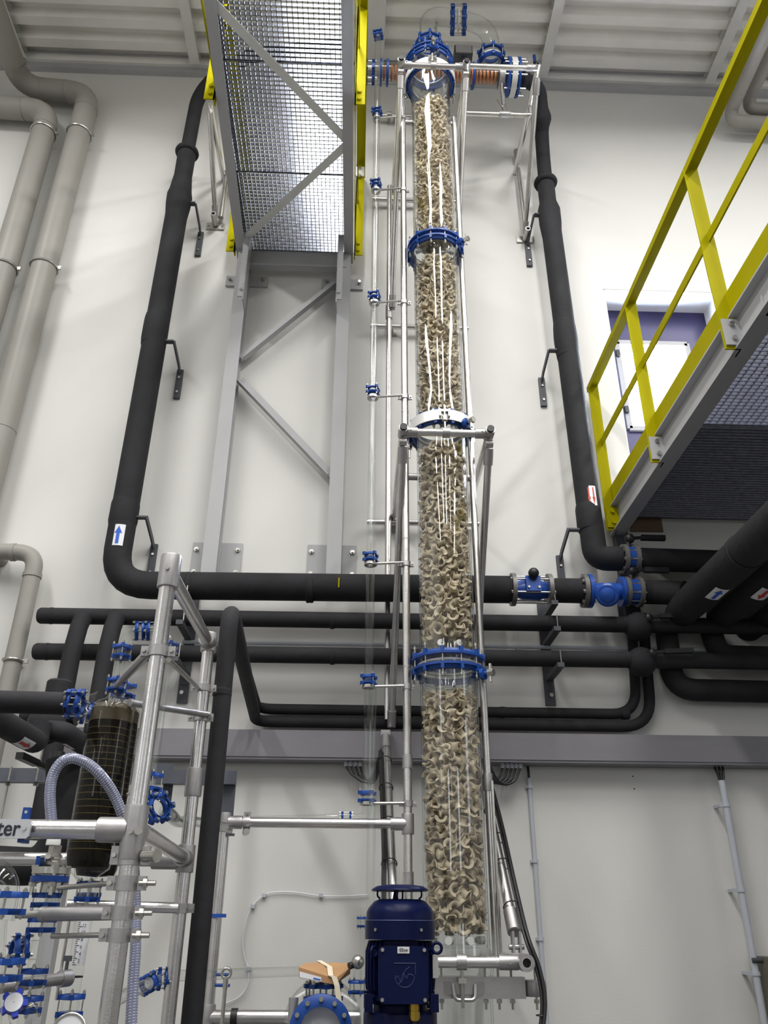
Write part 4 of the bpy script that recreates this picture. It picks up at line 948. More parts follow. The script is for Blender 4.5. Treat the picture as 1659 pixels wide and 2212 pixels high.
part('hand_rail', MB().box((xR, -.3, zr), (.078, 11.2, .008)).box((xR-.035, -.3, zr-.02), (.007, 11.2, .045)), YEL, gr2)
part('knee_rail', MB().box((xR+.01, -.3, GZ+.76), (.010, 11.2, .062)), YEL, gr2)
part('toe_board', MB().box((xR+.03, -.3, GZ+h+.075), (.008, 11.2, .15)), YEL, gr2)
sm = [-5.9, -3.4, -1.0, .6, 2.0, 4.05, 5.30]
for i in range(6):
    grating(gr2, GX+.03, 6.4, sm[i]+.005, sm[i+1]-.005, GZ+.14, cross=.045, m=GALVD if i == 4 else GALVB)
    m1 = YW-.004 if i == 5 else sm[i+1]-.005
    if i != 4: part('floor_mat', MB().box(((GX+6.43)/2, (sm[i]+.005+m1)/2, GZ+.178), (4.46, m1-sm[i]-.005, .010)), MATG, gr2)  # solid sheets added over the grating to block light from above
for y_ in (2.9, 5.33): part('cross_beam', MB().box((3.4, y_, GZ+.06), (3.0, .012, .12)).box((3.4, y_-.03, GZ+.005), (3.0, .07, .010)), GPAINT if y_ < 4 else GPAINT, gr2) if y_ < 3 else None
part('inner_beam', MB().box((6.45, -.3, GZ+.08), (.012, 11.2, .2)), GPAINT, gr2)
q = MB().box((2.75, 4.55, GZ+.135), (.05, .03, .003)); part('tag', q, LABELW, gr2)

# ================================================================== BLUE MOTOR
mx, my = .185, 3.45
WORN = mat('worn_blue_edge', rgb(84, 92, 134), .4, vary=.15)
mo = thing('electric_motor', 'dark blue vertical electric motor with a rain hat and finned body', 'motor', (mx, my, 1.3))
def mz(y): return zz(864, y, my)
def lat(pr, m, name, label=None, n=40, par=None): return part(name, MB().lathe((mx, my, 0), A, pr, n), m, par or mo, label)
zh_ = mz(1918)
lat([(.001, zh_+.012), (.05, zh_+.011), (.09, zh_+.006), (.108, zh_-.004), (.112, zh_-.010), (.108, zh_-.012), (.08, zh_-.004), (.001, zh_-.002)], MBLUE, 'rain_hat', n=44)
for a in (-100, 15, 190, 80):
    d = V((math.cos(R_(a)), math.sin(R_(a)), 0)); part('hat_strut', MB().path([V((mx, my, zh_-.004))+d*.088, V((mx, my, mz(1936)))+d*.09, V((mx, my, mz(1942)))+d*.078], .0035, .01, n=8), MBLUE, mo)
part('hat_stem', MB().beam((mx-.02, my, mz(1944)), (mx-.012, my, zh_-.003), .018, .006, V((0, 1, 0))), MBLUE, mo)
zt_, zs, ze, zb_ = mz(1943), mz(1962), mz(1988), mz(2029)
part('scuffed_edge', MB().torus((mx, my, ze-.0005), A, .1322, .0016, 44, 6), WORN, mo, label='thin scuffed pale edge round the fan cowl')
lat([(.001, zt_), (.082, zt_), (.10, zt_-.007), (.122, zs), (.129, zs-.015), (.130, ze), (.1335, ze-.001), (.1335, zb_), (.120, zb_), (.118, zb_+.02)], MBLUE, 'fan_cowl', n=48)
for a in (-135, -58, 30, 120):
    d = V((math.cos(R_(a)), math.sin(R_(a)), 0)); c = V((mx, my, mz(2008)))+d*.132; part('screw', MB().cyl(c, c+d*.006, .006, n=8), STEEL, mo)
z0, z1 = mz(2150), zb_-.004
lat([(.001, z1), (.108, z1), (.108, z0), (.001, z0)], MBLUE, 'stator_body', n=40)
for k in range(36):
    a = 2*math.pi*k/36
    if -2.15 < (a-math.pi*2 if a > math.pi else a) < -.99: continue
    d = V((math.cos(a), math.sin(a), 0)); t = V((-d.y, d.x, 0)); b = MB()
    ch = .02; pr = [(.104, z0), (.128, z0+ch), (.131, z0+.05), (.131, z1-.035), (.120, z1), (.104, z1)]
    b.extrude(V((mx, my, 0))-t*.002, V((mx, my, 0))+t*.002, pr, d, A); part('cooling_fin', b, MBLUE, mo)
# terminal box on the front
bz0, bz1 = mz(2160), mz(2041); bw = at(925, 2100, my-.17).x-at(818, 2100, my-.17).x; bxm = (at(925, 2100, my-.17).x+at(818, 2100, my-.17).x)/2
def slab(x, y0, y1, z0, z1, w_, m, name, par, ch=.012, label=None):
    b = MB(); b.extrude((x, y0, 0), (x, y1, 0), [(-w_/2+ch, z0), (w_/2-ch, z0), (w_/2, z0+ch), (w_/2, z1-ch), (w_/2-ch, z1), (-w_/2+ch, z1), (-w_/2, z1-ch), (-w_/2, z0+ch)], V((1, 0, 0)), A); return part(name, b, m, par, label)
slab(bxm, my-.09, my-.155, bz0+.004, bz1-.004, bw-.012, MBLUE, 'terminal_box', mo)
cov = slab(bxm, my-.155, my-.172, bz0, bz1, bw, MBLUE, 'terminal_cover', mo)
for x in (-1, 1):
    for z in (bz0+.013, bz1-.012): part('screw', MB().cyl((bxm+x*(bw/2-.013), my-.172, z), (bxm+x*(bw/2-.013), my-.178, z), .0065, n=8), STEEL, cov)
yf_ = my-.1735
tg = part('type_tag', MB().box((bxm, yf_, mz(2049)), (.043, .003, .021)), OFFW, mo, label='small white printed type tag')
def text_mesh(s, size, m, name, parent, loc, extr=.0008, bold=0):
    cu = bpy.data.curves.new('t', 'FONT'); cu.body = s; cu.size = size; cu.extrude = extr; cu.offset = size*bold; cu.align_x = 'CENTER'; cu.align_y = 'CENTER'
    o = bpy.data.objects.new('t', cu); COL.objects.link(o); dg = bpy.context.evaluated_depsgraph_get(); me = bpy.data.meshes.new_from_object(o.evaluated_get(dg))
    bpy.data.objects.remove(o); me.materials.clear(); me.materials.append(m)
    return place(name, me, parent, Matrix.Translation(V(loc)) @ Matrix.Rotation(math.pi/2, 4, 'X'))
text_mesh('\u00b7EExe\u00b7', .015, INK, 'lettering', mo, (bxm, yf_-.0022, mz(2049)))
WORN2 = mat('worn_emblem_blue', rgb(40, 48, 92), .4, vary=.1)
# embossed round emblem on the cover
b = MB(); ec = V((bxm+.004, yf_+.0005, mz(2103))); er = .022
b.sweep([ec+V((-.024, 0, .026)), ec+V((.025, 0, .026))], .0011, 6); b.sweep([ec+V((.025, 0, .026)), ec+V((.025, 0, .004))], .0011, 6)
b.sweep([ec+V((math.cos(R_(a))*er, 0, math.sin(R_(a))*er)) for a in range(175, 375, 10)], .001, 6)
b.sweep(smooth_curve([ec+V((-.021, 0, -.006)), ec+V((-.015, 0, .001)), ec+V((-.010, 0, -.010)), ec+V((-.003, 0, .006)), ec+V((.004, 0, -.004)), ec+V((.009, 0, .004)), ec+V((.020, 0, .002))], 5), .001, 6)
b.sweep(smooth_curve([ec+V((-.016, 0, -.016)), ec+V((-.004, 0, -.006)), ec+V((.0, 0, .010)), ec+V((.012, 0, .019))], 5), .001, 6)
for k in range(len(b.v)): b.v[k] = V((ec.x+(b.v[k].x-ec.x)*1.55, b.v[k].y, ec.z+(b.v[k].z-ec.z)*1.55))
part('embossed_emblem', b, WORN2, mo)
for px_ in ((808, 2056), (944, 2048)):
    p = at(*px_, my-.10); ax = V((.75, -.6, 0)) if px_[0] < 830 else V((-.25, -1, .0)); b = MB().torus(p, ax, .017, .0055, 20, 8); b.cyl(p+V((.018 if px_[0] < 830 else -.014, .01, -.005)), p+V((.03 if px_[0] < 830 else -.05, .04, -.015)), .007, n=8); part('lifting_eye', b, MBLUE, mo)
part('rating_plate', MB().box((mx+.128, my-.055, mz(2085)), (.004, .05, .075), Matrix.Rotation(R_(-25), 3, 'Z')), OFFW, mo, label='pale rating plate on the side')
for s in (-1, 1):
    for yy in (-.075, .075): part('foot_lug', MB().box((mx+s*.118, my+yy, mz(2162)), (.03, .05, .055)), MBLUE, mo)
lat([(.001, z0+.002), (.112, z0+.002), (.117, z0-.012), (.105, mz(2168)), (.001, mz(2168))], MBLUE, 'end_shield')
lat([(.001, mz(2166)), (.098, mz(2166)), (.098, mz(2184)), (.001, mz(2184))], MBLUE, 'neck')
lat([(.001, mz(2183)), (.13, mz(2183)), (.1345, mz(2188)), (.1345, mz(2236)), (.12, mz(2240)), (.12, .5), (.16, .45), (.16, 0), (.001, 0)], MBLUE, 'mount_flange')
gp_ = at(895, 2163, my-.13); b = MB()
for (r, h0, h1) in ((.0175, 0, -.012), (.0195, -.012, -.026), (.0165, -.026, -.030), (.0195, -.030, -.052), (.016, -.052, -.058)): b.cyl(gp_+A*h0, gp_+A*h1, r, n=8)
part('cable_gland', b, BRASS, mo, label='brass cable gland')
part('cable', MB().sweep(smooth_curve([gp_-A*.055, gp_-A*.12, gp_+V((.03, .03, -.3)), V((gp_.x+.05, my, .0))], 5), .009, 8), BLACK, mo)

# ================================================================== FOREGROUND TUBE STAND (lower left)
FX, FY, BX, BYY = -.556, 2.2, -.590, 3.1
fs = thing('tube_stand', 'shiny metal tube stand in front at the lower left with two upright posts', 'tube frame', (FX, FY, 0))
zt_ = zz(360, 1205, FY); zt2 = zz(437, 1380, BYY); zc_ = zz(300, 1793, FY); r = .0232
tube(fs, (FX, FY, 0), (FX, FY, zt_-.01), r); part('end_cap', MB().cyl((FX, FY, zt_-.01), (FX, FY, zt_+.004), .023), BLACK, fs)
tube(fs, (BX, BYY, 0), (BX, BYY, zt2+.01), r); part('end_cap', MB().cyl((BX, BYY, zt2+.01), (BX, BYY, zt2+.02), .023), BLACK, fs)
fitting(fs, (FX, FY, zt_-.045), A, r, .10); tube(fs, (FX+.003, FY+.03, zt_-.05), (BX, BYY-.02, zt2-.02), r*.95); fitting(fs, (BX, BYY, zt2-.015), A, r, .075); fitting(fs, (BX, BYY-.04, zt2-.02), (0, 1, 0), r, .06, False)
tube(fs, (-1.6, FY, zc_), (FX-.02, FY, zc_), r); fitting(fs, (FX-.052, FY, zc_), (1, 0, 0), r, .075, False); fitting(fs, (FX, FY, zc_-.006), A, r, .13)
part('set_screw', MB().cyl((FX+.018, FY-.028, zc_-.005), (FX+.02, FY-.038, zc_-.005), .010, n=14), STEEL, fs)
zb2 = zz(405, 1855, BYY); tube(fs, (FX+.01, FY+.03, zc_), (BX, BYY-.02, zb2), r*.95); fitting(fs, (BX, BYY, zb2), A, r, .09); fitting(fs, (BX, BYY-.05, zb2), (0, 1, 0), r, .07, False)
tube(fs, (-1.75, BYY, zb2-.005), (BX-.02, BYY, zb2-.005), r*.95); fitting(fs, (BX-.07, BYY, zb2-.005), (1, 0, 0), r, .09, False)
zx = zz(400, 1962, BYY); tube(fs, (-.93, BYY-.15, zx+.005), (BX, BYY-.05, zx), .017); clamp(fs, (BX, BYY, zx), A, r)
fitting(fs, (BX, BYY, zz(418, 1690, BYY)), A, r, .10, False)
clamp(fs, (FX, FY, zz(345, 1408, FY)), A, r)
p = V((FX-.03, FY, zz(345, 1412, FY))); q = at(250, 1482, 2.72); part('arm', MB().cyl(p, p.lerp(q, .72), .0135, n=10).cyl(p.lerp(q, .72), q, .009, n=8), CAST, fs)
p = V((FX+.03, FY, zz(365, 1425, FY))); q = V((BX-.02, BYY, zz(410, 1487, BYY))); part('arm', MB().cyl(p, q, .008, n=8), STEEL, fs)
zc3 = zz(425, 1550, BYY); clamp(fs, (BX, BYY, zc3), A, r); clamp(fs, (BX, BYY, zz(428, 1487, BYY)), A, r, .026); q = at(280, 1518, 2.72); part('arm', MB().cyl((BX+.03, BYY-.03, zc3+.005), q, .0125, n=10), CAST, fs)
# clamps down the front post
zz_ = zz(290, 1848, FY); clamp(fs, (FX, FY, zz_), A, r, .045)
part('knob', MB().cyl((FX+.035, FY-.01, zz_-.002), (FX+.068, FY-.03, zz_-.002), .014, n=14).cyl((FX+.068, FY-.03, zz_-.002), (FX+.074, FY-.034, zz_-.002), .016, n=14), STEEL, fs)
rods = [(1908, (125, 1918), .006, .034), (1972, (36, 1976), .017, .030), (2020, (112, 2022), .006, .030)]
for y_, tgt, rr, L in rods:
    z = zz(275, y_, FY); clamp(fs, (FX, FY, z), A, r, L); e = at(*tgt, 2.28)
    b = MB()
    if rr > .01: b.cyl((FX-.03, FY+.02, z), V((FX-.03, FY+.02, z)).lerp(e, .68), rr, n=14); b.cyl(V((FX-.03, FY+.02, z)).lerp(e, .68), V((FX-.03, FY+.02, z)).lerp(e, .74), rr*1.06, n=14); b.cyl(V((FX-.03, FY+.02, z)).lerp(e, .74), e, .009, n=10)
    else: b.cyl((FX-.03, FY, z), e, rr, n=8)
    part('arm', b, CAST if rr > .01 else STEEL, fs)
    part('stud', MB().cyl((FX+.035, FY-.02, z), (FX+.075, FY-.02, z), .006, n=8).cyl((FX+.045, FY-.02, z), (FX+.055, FY-.02, z), .011, n=6), STEEL, fs)
# sign plate
z = zz(30, 1790, 2.16); sg = thing('sign_plate', 'light grey sign plate on the front tube with dark lettering reading ter', 'sign', (-.86, 2.15, z)); x1 = at(63, 1790, 2.15).x
zh0, zh1 = zz(50, 1811, 2.15), zz(50, 1769, 2.15)
b = MB(); b.extrude((0, 2.165, 0), (0, 2.155, 0), [(-1.30, zh0), (x1-.006, zh0), (x1, zh0+.006), (x1, zh1-.006), (x1-.006, zh1), (-1.30, zh1)], V((1, 0, 0)), A); part('plate', b, SIGN, sg)
tx = text_mesh('ter', .046, INK, 'lettering', sg, (at(19, 1789, 2.154).x, 2.154, zz(15, 1790, 2.154)), .0006, .012)
tx.scale = (1.0, 1.12, 1)
part('screw', MB().cyl((x1-.013, 2.156, zz(52, 1789, 2.15)), (x1-.013, 2.151, zz(52, 1789, 2.15)), .0045, n=10), STEEL, sg)
xbk = at(62, 1765, 2.19).x; b = MB(); b.box((xbk, 2.172, (zh0+zh1)/2), (.016, .010, zh1-zh0+.016)); b.box((xbk, 2.172, zh1+.014), (.018, .012, .030)); b.box((xbk, 2.19, zh0-.004), (.016, .03, .008)); part('bracket', b, BLUE, sg); part('rivet', MB().cyl((xbk, 2.17, zh1+.018), (xbk, 2.165, zh1+.018), .004, n=8), STEEL, sg)

# ================================================================== BROWN GLASS COIL VESSELS
def coil_vessel(label, x, y, zt, zb, rr, hw=.02):
    t = thing('coil_vessel', label, 'glass vessel', (x, y, zb))
    pr = [(.018, zb-.075), (.019, zb-.045), (rr*.55, zb-.022), (rr*.92, zb-.004), (rr, zb+.03), (rr, zt-.05), (rr*.98, zt-.025), (rr*.8, zt-.004), (.03, zt+.008), (.024, zt+.02), (.022, zt+.04)]
    part('jacket', MB().lathe((x, y, 0), A, pr, 36), GLASS, t)
    part('core', MB().lathe((x, y, 0), A, [(.001, zb-.005), (rr*.85, zb+.0), (rr*.94, zb+.02), (rr*.94, zt-.075), (.001, zt-.072)], 32), BROWN, t, label='dark brown coil core')
    b = MB(); z = zb+.05
    while z < zt-.08: b.torus((x, y, z), A, rr*.943, .0013, 32, 5); z += .0205
    part('coil_ring', b, GOLD, t, kind='stuff', label='thin golden rings of the coil')
    part('cap_band', MB().lathe((x, y, 0), A, [(rr*.94, zt-.072), (rr*.945, zt-.03), (rr*.75, zt-.012), (.02, zt-.006)], 32), COILCAP, t); return t
COILCAP = mat('amber_coil_cap', rgb(64, 54, 32), .4, vary=.1, scale=25)
KX, KY = -.822, 2.75; kzt, kzb = zz(237, 1506, 2.69), zz(205, 1872, 2.69)
coil_vessel('tall dark brown glass coil vessel with a rounded shoulder, the front one of two', KX, KY, kzt, kzb, .0715)
K2X, K2Y = at(257, 1560, 3.0).x, 3.0; coil_vessel('tall dark brown glass coil vessel half hidden behind its twin', K2X, K2Y, zz(262, 1515, 2.95), zz(235, 1890, 2.95), .0715)
# pipe and couplings above the front vessel
ov = thing('glass_pipework', 'clear glass bends with blue couplings above the brown vessels, ending at a blue cross piece', 'glass pipe', (KX, KY, kzt))
p0 = V((KX, KY, kzt+.03)); zA, zB_, zC = zz(252, 1468, KY), zz(262, 1408, KY), zz(285, 1362, KY)
X2_, X3_ = at(303, 1362, KY).x, at(328, 1362, KY).x; X4 = at(352, 1500, KY).x; zD = zz(368, 1398, KY); zE = zz(335, 1690, KY)
b = MB()
pts = round_path([p0, (KX, KY, zC), (X4, KY, zC), (X4, KY, zE-.02)], .06, 8)
for rr in (.016, .013): b.sweep(pts, rr, 16, caps=False)
b.lathe((KX, KY, 0), A, [(.016, zA+.05), (.027, zA+.075), (.027, zA+.10), (.016, zB_-.04)], 20)
part('pipe', b, GLASS, ov)
for z in (zz(247, 1480, KY), zB_): small_coupling(ov, (KX, KY, z), A, .017, .028, 4, .014, .022, .3)
for x in (X2_, X3_): small_coupling(ov, (x, KY, zC), (1, .2, .1), .017, .028, 4, .012, .012, .3)
small_coupling(ov, (X4, KY, zD), A, .017, .027, 4); small_coupling(ov, (X4, KY, zE), A, .018, .030, 4, .014, .03, .3)
zF = zz(333, 1745, KY); cC = V((at(326, 1745, KY).x, KY, zF))
part('side_ball', MB().ball(cC, .040, 20), GLASS, ov); part('stub', MB().cyl((X4, KY, zE-.02), cC+V((0, 0, .03)), .016, n=14, caps=False), GLASS, ov)
small_coupling(ov, cC+V((-.05, -.0, .0)), (1, .25, 0), .028, .039, 4, .014, .018, .0); small_coupling(ov, cC+V((.028, -.02, -.002)), (.8, -.8, .2), .030, .041, 6, .012, .016, .2)
pts = smooth_curve([cC+V((.05, -.02, -.01)), at(372, 1764, 2.85), at(388, 1775, 3.3), at(430, 1776, 3.7), at(500, 1790, 4.1)], 6); b = MB()
for rr in (.021, .017): b.sweep(pts, rr, 14, caps=False)
part('pipe', b, GLASS, ov)
t = thing('glass_nozzle', 'small blue coupled nozzle on top of the rear brown vessel', 'nozzle', (K2X, K2Y, kzt)); zk = zz(272, 1492, K2Y)
small_coupling(t, (K2X, K2Y, zk), A, .021, .036, 4, .014, .026, .3); part('neck', MB().cyl((K2X, K2Y, zk-.05), (K2X, K2Y, zk+.06), .019, n=14, caps=False), GLASS, t)
t = thing('side_nozzle', 'blue couplings joining the thick black pipe to the front brown vessel', 'nozzle', (KX-.13, KY, 2.2)); zn = zz(165, 1520, KY); xn0, xn1 = at(158, 1520, KY).x, at(178, 1520, KY).x
b = MB().lathe((xn0-.04, KY, zn), (1, 0, 0), [(.024, 0), (.024, .07), (.030, .09), (.045, .125)], 20); part('neck', b, GLASS, t); small_coupling(t, ((xn0+xn1)/2-.008, KY, zn), (1, 0, 0), .027, .042, 6, .014, .02, .3)
small_coupling(t, at(188, 1540, 2.95), (1, .1, 0), .022, .032, 4, .012, .02, .3)
# rotameter and couplings under the vessels
sx = KX; rm_ = thing('rotameter', 'glass flow meter tube with a white printed scale under the brown vessel', 'flow meter', (sx, KY, 0)); sx2 = xx(KY, (188, 1930), (155, 2165))
part('neck', MB().cyl((sx2, KY, kzb-.03), (sx2, KY, zz(185, 1972, KY)), .022, n=16, caps=False), GLASS, rm_)
small_coupling(rm_, (sx2, KY, zz(193, 1927, KY)), A, .020, .031, 4, .014, .026, .3)
z0, z1 = zz(160, 2140, KY), zz(180, 1985, KY); b = MB()
b.lathe((sx2, KY, 0), A, [(.021, z0-.06), (.021, z0), (.025, z1), (.021, z1+.03)], 20); part('meter_tube', b, GLASS, rm_)
sc0, sc1 = zz(170, 2085, KY), zz(178, 1990, KY)
b = MB(); pa_ = []; n = 8
for z in (sc0, sc1):
    for k in range(n+1): a = R_(-100+80*k/n); pa_.append((sx2+math.cos(a)*.0262, KY+math.sin(a)*.0262, z))
b.add(pa_, [(i, i+1, i+n+2, i+n+1) for i in range(n)]); part('scale_strip', b, LABELW, rm_)
b = MB()
for k in range(21):
    z = sc0+(sc1-sc0)*(k+.5)/21; L = .012 if k % 3 == 0 else .006
    b.box((sx2-.002+L/2-.004, KY-.0268, z), (L, .001, .0012))
part('scale_marks', b, INK, rm_, kind='stuff')
for k, s in enumerate(('2', '4', '6', '8', '10', '12')):
    text_mesh(s, .013, INK, 'lettering', rm_, (sx2+.012, KY-.0275, sc0+(sc1-sc0)*(.1+.16*k)), .0004)
part('ring_mark', MB().ring((sx2, KY, zz(163, 2110, KY)), A, .0225, .0232, .004, 18), INK, rm_)
small_coupling(rm_, (sx2, KY, zz(153, 2172, KY)), A, .020, .031, 4, .014, .03, .3)
part('tail', MB().cyl((sx2, KY, zz(153, 2185, KY)), (sx2, KY, 0.02), .02, n=14), GLASS, rm_); part('foot_ring', MB().ring((sx2, KY, .02), A, .01, .05, .03), STEEL, rm_)
part('side_rod', MB().cyl((sx2-.04, KY-.01, zz(150, 2160, KY)), (sx2-.04, KY-.01, zz(163, 1985, KY)), .0045, n=8), STEEL, rm_)
t = thing('drain_nozzle', 'small blue coupling under the rear brown vessel', 'nozzle', (K2X, K2Y, 1.7)); zk = zz(228, 1920, K2Y); small_coupling(t, (K2X-.01, K2Y, zk), A, .019, .031, 4, .012, .024, .2); part('neck', MB().cyl((K2X-.01, K2Y, zk-.06), (K2X-.01, K2Y, zk+.07), .017, n=14), GLASS, t)

# ================================================================== HOSE AND FLANGED STACKS
hs = thing('spiral_hose', 'translucent bluish spiral hose arching over and dropping behind the front post', 'hose', at(112, 1810, 2.32))
hp = smooth_curve([at(115, 1815, 2.34), at(110, 1760, 2.34), at(108, 1715, 2.34), at(114, 1676, 2.34), at(132, 1647, 2.34), at(158, 1638, 2.35), at(190, 1650, 2.36), at(218, 1675, 2.37), at(246, 1716, 2.40), at(266, 1765, 2.42), at(282, 1820, 2.46), at(290, 1880, 2.48), at(293, 1960, 2.48), at(293, 2040, 2.46), at(288, 2120, 2.44), at(283, 2212, 2.42), at(280, 2300, 2.40)], 8)
part('hose_wall', MB().sweep(hp, .0145, 16), HOSE, hs)
b = MB(); L = 0; u = None
tot = [0]
for i in range(1, len(hp)): tot.append(tot[-1]+(hp[i]-hp[i-1]).length)
step = .0065; k = 1; s = 0; coilp = []
while s < tot[-1]:
    while tot[k] < s: k += 1
    f = (s-tot[k-1])/(tot[k]-tot[k-1]); c = hp[k-1].lerp(hp[k], f); tdir = (hp[k]-hp[k-1]).normalized()
    if u is None: u = basis(tdir)[0]
    u = (u-tdir*u.dot(tdir)).normalized(); w2 = tdir.cross(u); a = s/step*2*math.pi
    coilp.append(c+(u*math.cos(a)+w2*math.sin(a))*.0148); s += step/8
b.sweep(coilp, .0007, 4); part('spiral_rib', b, LABELW, hs)
S1Y = 2.34; s1x = xx(S1Y, (113, 1840), (100, 1950), (86, 2015), (74, 2110))
fv = thing('hose_valve', 'steel ball valve with a white hose collar on a flange stack below the hose', 'valve', (s1x, S1Y, 1.7)); S = lambda y_: zz(105, y_, S1Y)
hx = at(115, 1822, S1Y).x
part('collar', MB().lathe((hx, S1Y, 0), A, [(.0145, S(1808)), (.017, S(1810)), (.018, S(1816)), (.0185, S(1818)), (.0185, S(1826)), (.016, S(1827))], 20), WHITE, fv, label='white hose collar')
part('barrel', MB().lathe((s1x, S1Y, 0), A, [(.0165, S(1826)), (.0165, S(1845)), (.022, S(1846)), (.022, S(1853)), (.019, S(1855)), (.019, S(1860)), (.024, S(1862)), (.024, S(1868)), (.018, S(1872)), (.018, S(1880))], 6), STEEL, fv)
part('lever', MB().beam((s1x-.02, S1Y-.03, S(1852)), (s1x+.03, S1Y-.045, S(1850)), .012, .006).cyl((s1x, S1Y, S(1852)), (s1x, S1Y-.045, S(1851)), .008, n=8), STEEL, fv)
part('grip', MB().box((s1x-.03, S1Y-.01, S(1862)), (.012, .03, .026)), BLUE, fv)
part('steel_disc', MB().ring((s1x, S1Y, S(1881)), A, .012, .047, .016, 36), STEEL, fv); part('blue_disc', MB().ring((s1x, S1Y, S(1899)), A, .012, .048, .0145, 36), BLUE, fv)
part('spring_neck', MB().cyl((s1x, S1Y, S(1930)), (s1x, S1Y, S(1876)), .020, n=16), STEEL, fv)
for k in range(4):
    a = R_(-60+90*k); c = V((s1x+math.cos(a)*.040, S1Y+math.sin(a)*.040, 0)); q = MB().cyl(c+A*S(1934), c+A*S(1872), .0055, n=8)
    for y_ in (1911, 1874): q.cyl(c+A*(S(y_)-.005), c+A*(S(y_)+.005), .010, n=6)
    part('bolt', q, STEEL, fv)
gs = thing('glass_stack', 'clear glass pipe with four blue couplings under the steel valve, with a handwheel', 'glass pipe', (s1x, S1Y, 0))
b = MB()
for rr in (.0175, .0145): b.cyl((s1x, S1Y, S(2230)), (s1x, S1Y, S(1928)), rr, n=18, caps=False)
part('pipe', b, GLASS, gs)
for y0_, y1_ in ((1934, 1955), (1987, 2009), (2098, 2123), (2157, 2183)): small_coupling(gs, (s1x, S1Y, (S(y0_)+S(y1_))/2), A, .019, .029, 4, .012, abs(S(y0_)-S(y1_))-.012, .35)
c = V((s1x, S1Y, S(2052))); b = MB().cyl(c, c+V((-.045, -.03, 0)), .022, n=16, caps=False); part('side_branch', b, GLASS, gs); small_coupling(gs, c+V((-.036, -.026, .0)), (.8, .6, 0), .020, .031, 4, .012, .012, .3)
part('base_pipe', MB().cyl((s1x, S1Y, .0), (s1x, S1Y, S(2230)), .03, n=16), STEEL, gs)
hwp = at(30, 2167, 2.2); hwn = (CAM-hwp); hwn = V((.25, -.9, .28)).normalized()
hw_ = thing('handwheel', 'blue five-lobed plastic handwheel with a pale grey centre at the bottom edge', 'handwheel', hwp); u, w2, d = basis(hwn); b = MB()
prof = []
for k in range(60):
    a = 2*math.pi*k/60; rr = .030 if math.cos(5*a) > .1 else .0215
    prof.append((math.cos(a)*rr, math.sin(a)*rr))
b.extrude(hwp-d*.016, hwp+d*.008, prof, u, w2); part('lobed_rim', b, mat('handwheel_blue', rgb(36, 62, 190), .45, vary=.05), hw_)
part('cover', MB().lathe(hwp+d*.008, d, [(.020, 0), (.0195, .003), (.001, .0035)], 28), LABELW, hw_); part('spindle', MB().cyl(hwp-d*.016, V((s1x, S1Y, S(2175))), .009, n=10), STEEL, hw_)
part('bonnet', MB().lathe(V((s1x, S1Y, S(2195))), hwp-V((s1x, S1Y, S(2195))), [(.03, 0), (.034, .02), (.03, .05), (.018, .06)], 18), GLASS, hw_)
S0Y = 2.15; s0x = xx(S0Y, (22, 1940), (4, 2110)); T = lambda y_: zz(10, y_, S0Y)
g0 = thing('glass_dome_pipe', 'wide glass bend with a domed top and blue couplings at the left edge', 'glass pipe', (s0x, S0Y, 0)); b = MB()
x0 = at(10, 1900, S0Y).x; x1 = at(2, 2100, S0Y).x
pts = round_path([(x0-.16, S0Y, T(1893)), (x0, S0Y, T(1893)), (x0, S0Y, T(1990))], .05, 9)
for rr in (.040, .035): b.sweep(pts, rr, 22, caps=False)
for rr in (.028, .024): b.cyl((x0-.004, S0Y, T(1990)), (x1, S0Y, T(2260)), rr, n=18, caps=False)
part('pipe', b, GLASS, g0)
small_coupling(g0, (x0, S0Y, (T(1934)+T(1968))/2), A, .036, .049, 4, .013, T(1934)-T(1968)-.01, .55); small_coupling(g0, (x1, S0Y, (T(2078)+T(2112))/2), A, .029, .039, 4, .013, T(2078)-T(2112)-.01, .55)
part('float', MB().lathe((x0-.01, S0Y, T(2030)), A, [(.001, -.03), (.012, -.02), (.014, .02), (.004, .03)], 12), LABELW, g0); part('base_pipe', MB().cyl((x1, S0Y, 0), (x1, S0Y, T(2260)), .03, n=16), STEEL, g0)
lt = thing('support_tube', 'dull metal tube crossing behind the glass stack near the bottom edge', 'tube', at(80, 2122, 2.5)); p, q = at(-40, 2138, 2.45), at(150, 2112, 2.7)
part('tube', MB().cyl(p, q, .016, n=14), CAST, lt); part('end_clamp', MB().cyl(p.lerp(q, .88), q, .022, n=14), CAST, lt); e = p.lerp(q, .94); part('wing_screw', MB().cyl(e, e+A*.045, .005, n=8).box(e+A*.05, (.022, .008, .014)), DSTEEL, lt)
ga = thing('dial_gauge', 'round gauge rim just showing at the bottom edge', 'gauge', at(148, 2225, 2.3)); p = at(148, 2228, 2.3); n_ = V((.2, -1, .35))
part('rim', MB().torus(p, n_, .037, .004, 32, 8), STEEL, ga); part('dial', MB().lathe(p, n_, [(.037, 0), (.001, .001)], 32), LABELW, ga); part('case', MB().lathe(p, n_, [(.038, 0), (.036, -.03), (.001, -.03)], 28), DSTEEL, ga); part('stem', MB().cyl(p-A*.03, V((p.x, p.y+.03, 0)), .01, n=10), STEEL, ga)
si = thing('glass_side_pipe', 'clear glass pipe running to the right between two small blue couplings', 'glass pipe', at(340, 2118, 2.7))
p0, p1, p2, p3 = at(250, 2160, 2.6), at(322, 2124, 2.9), at(352, 2114, 3.1), at(374, 2108, 3.3); b = MB(); pe_ = at(655, 2098, 3.95)
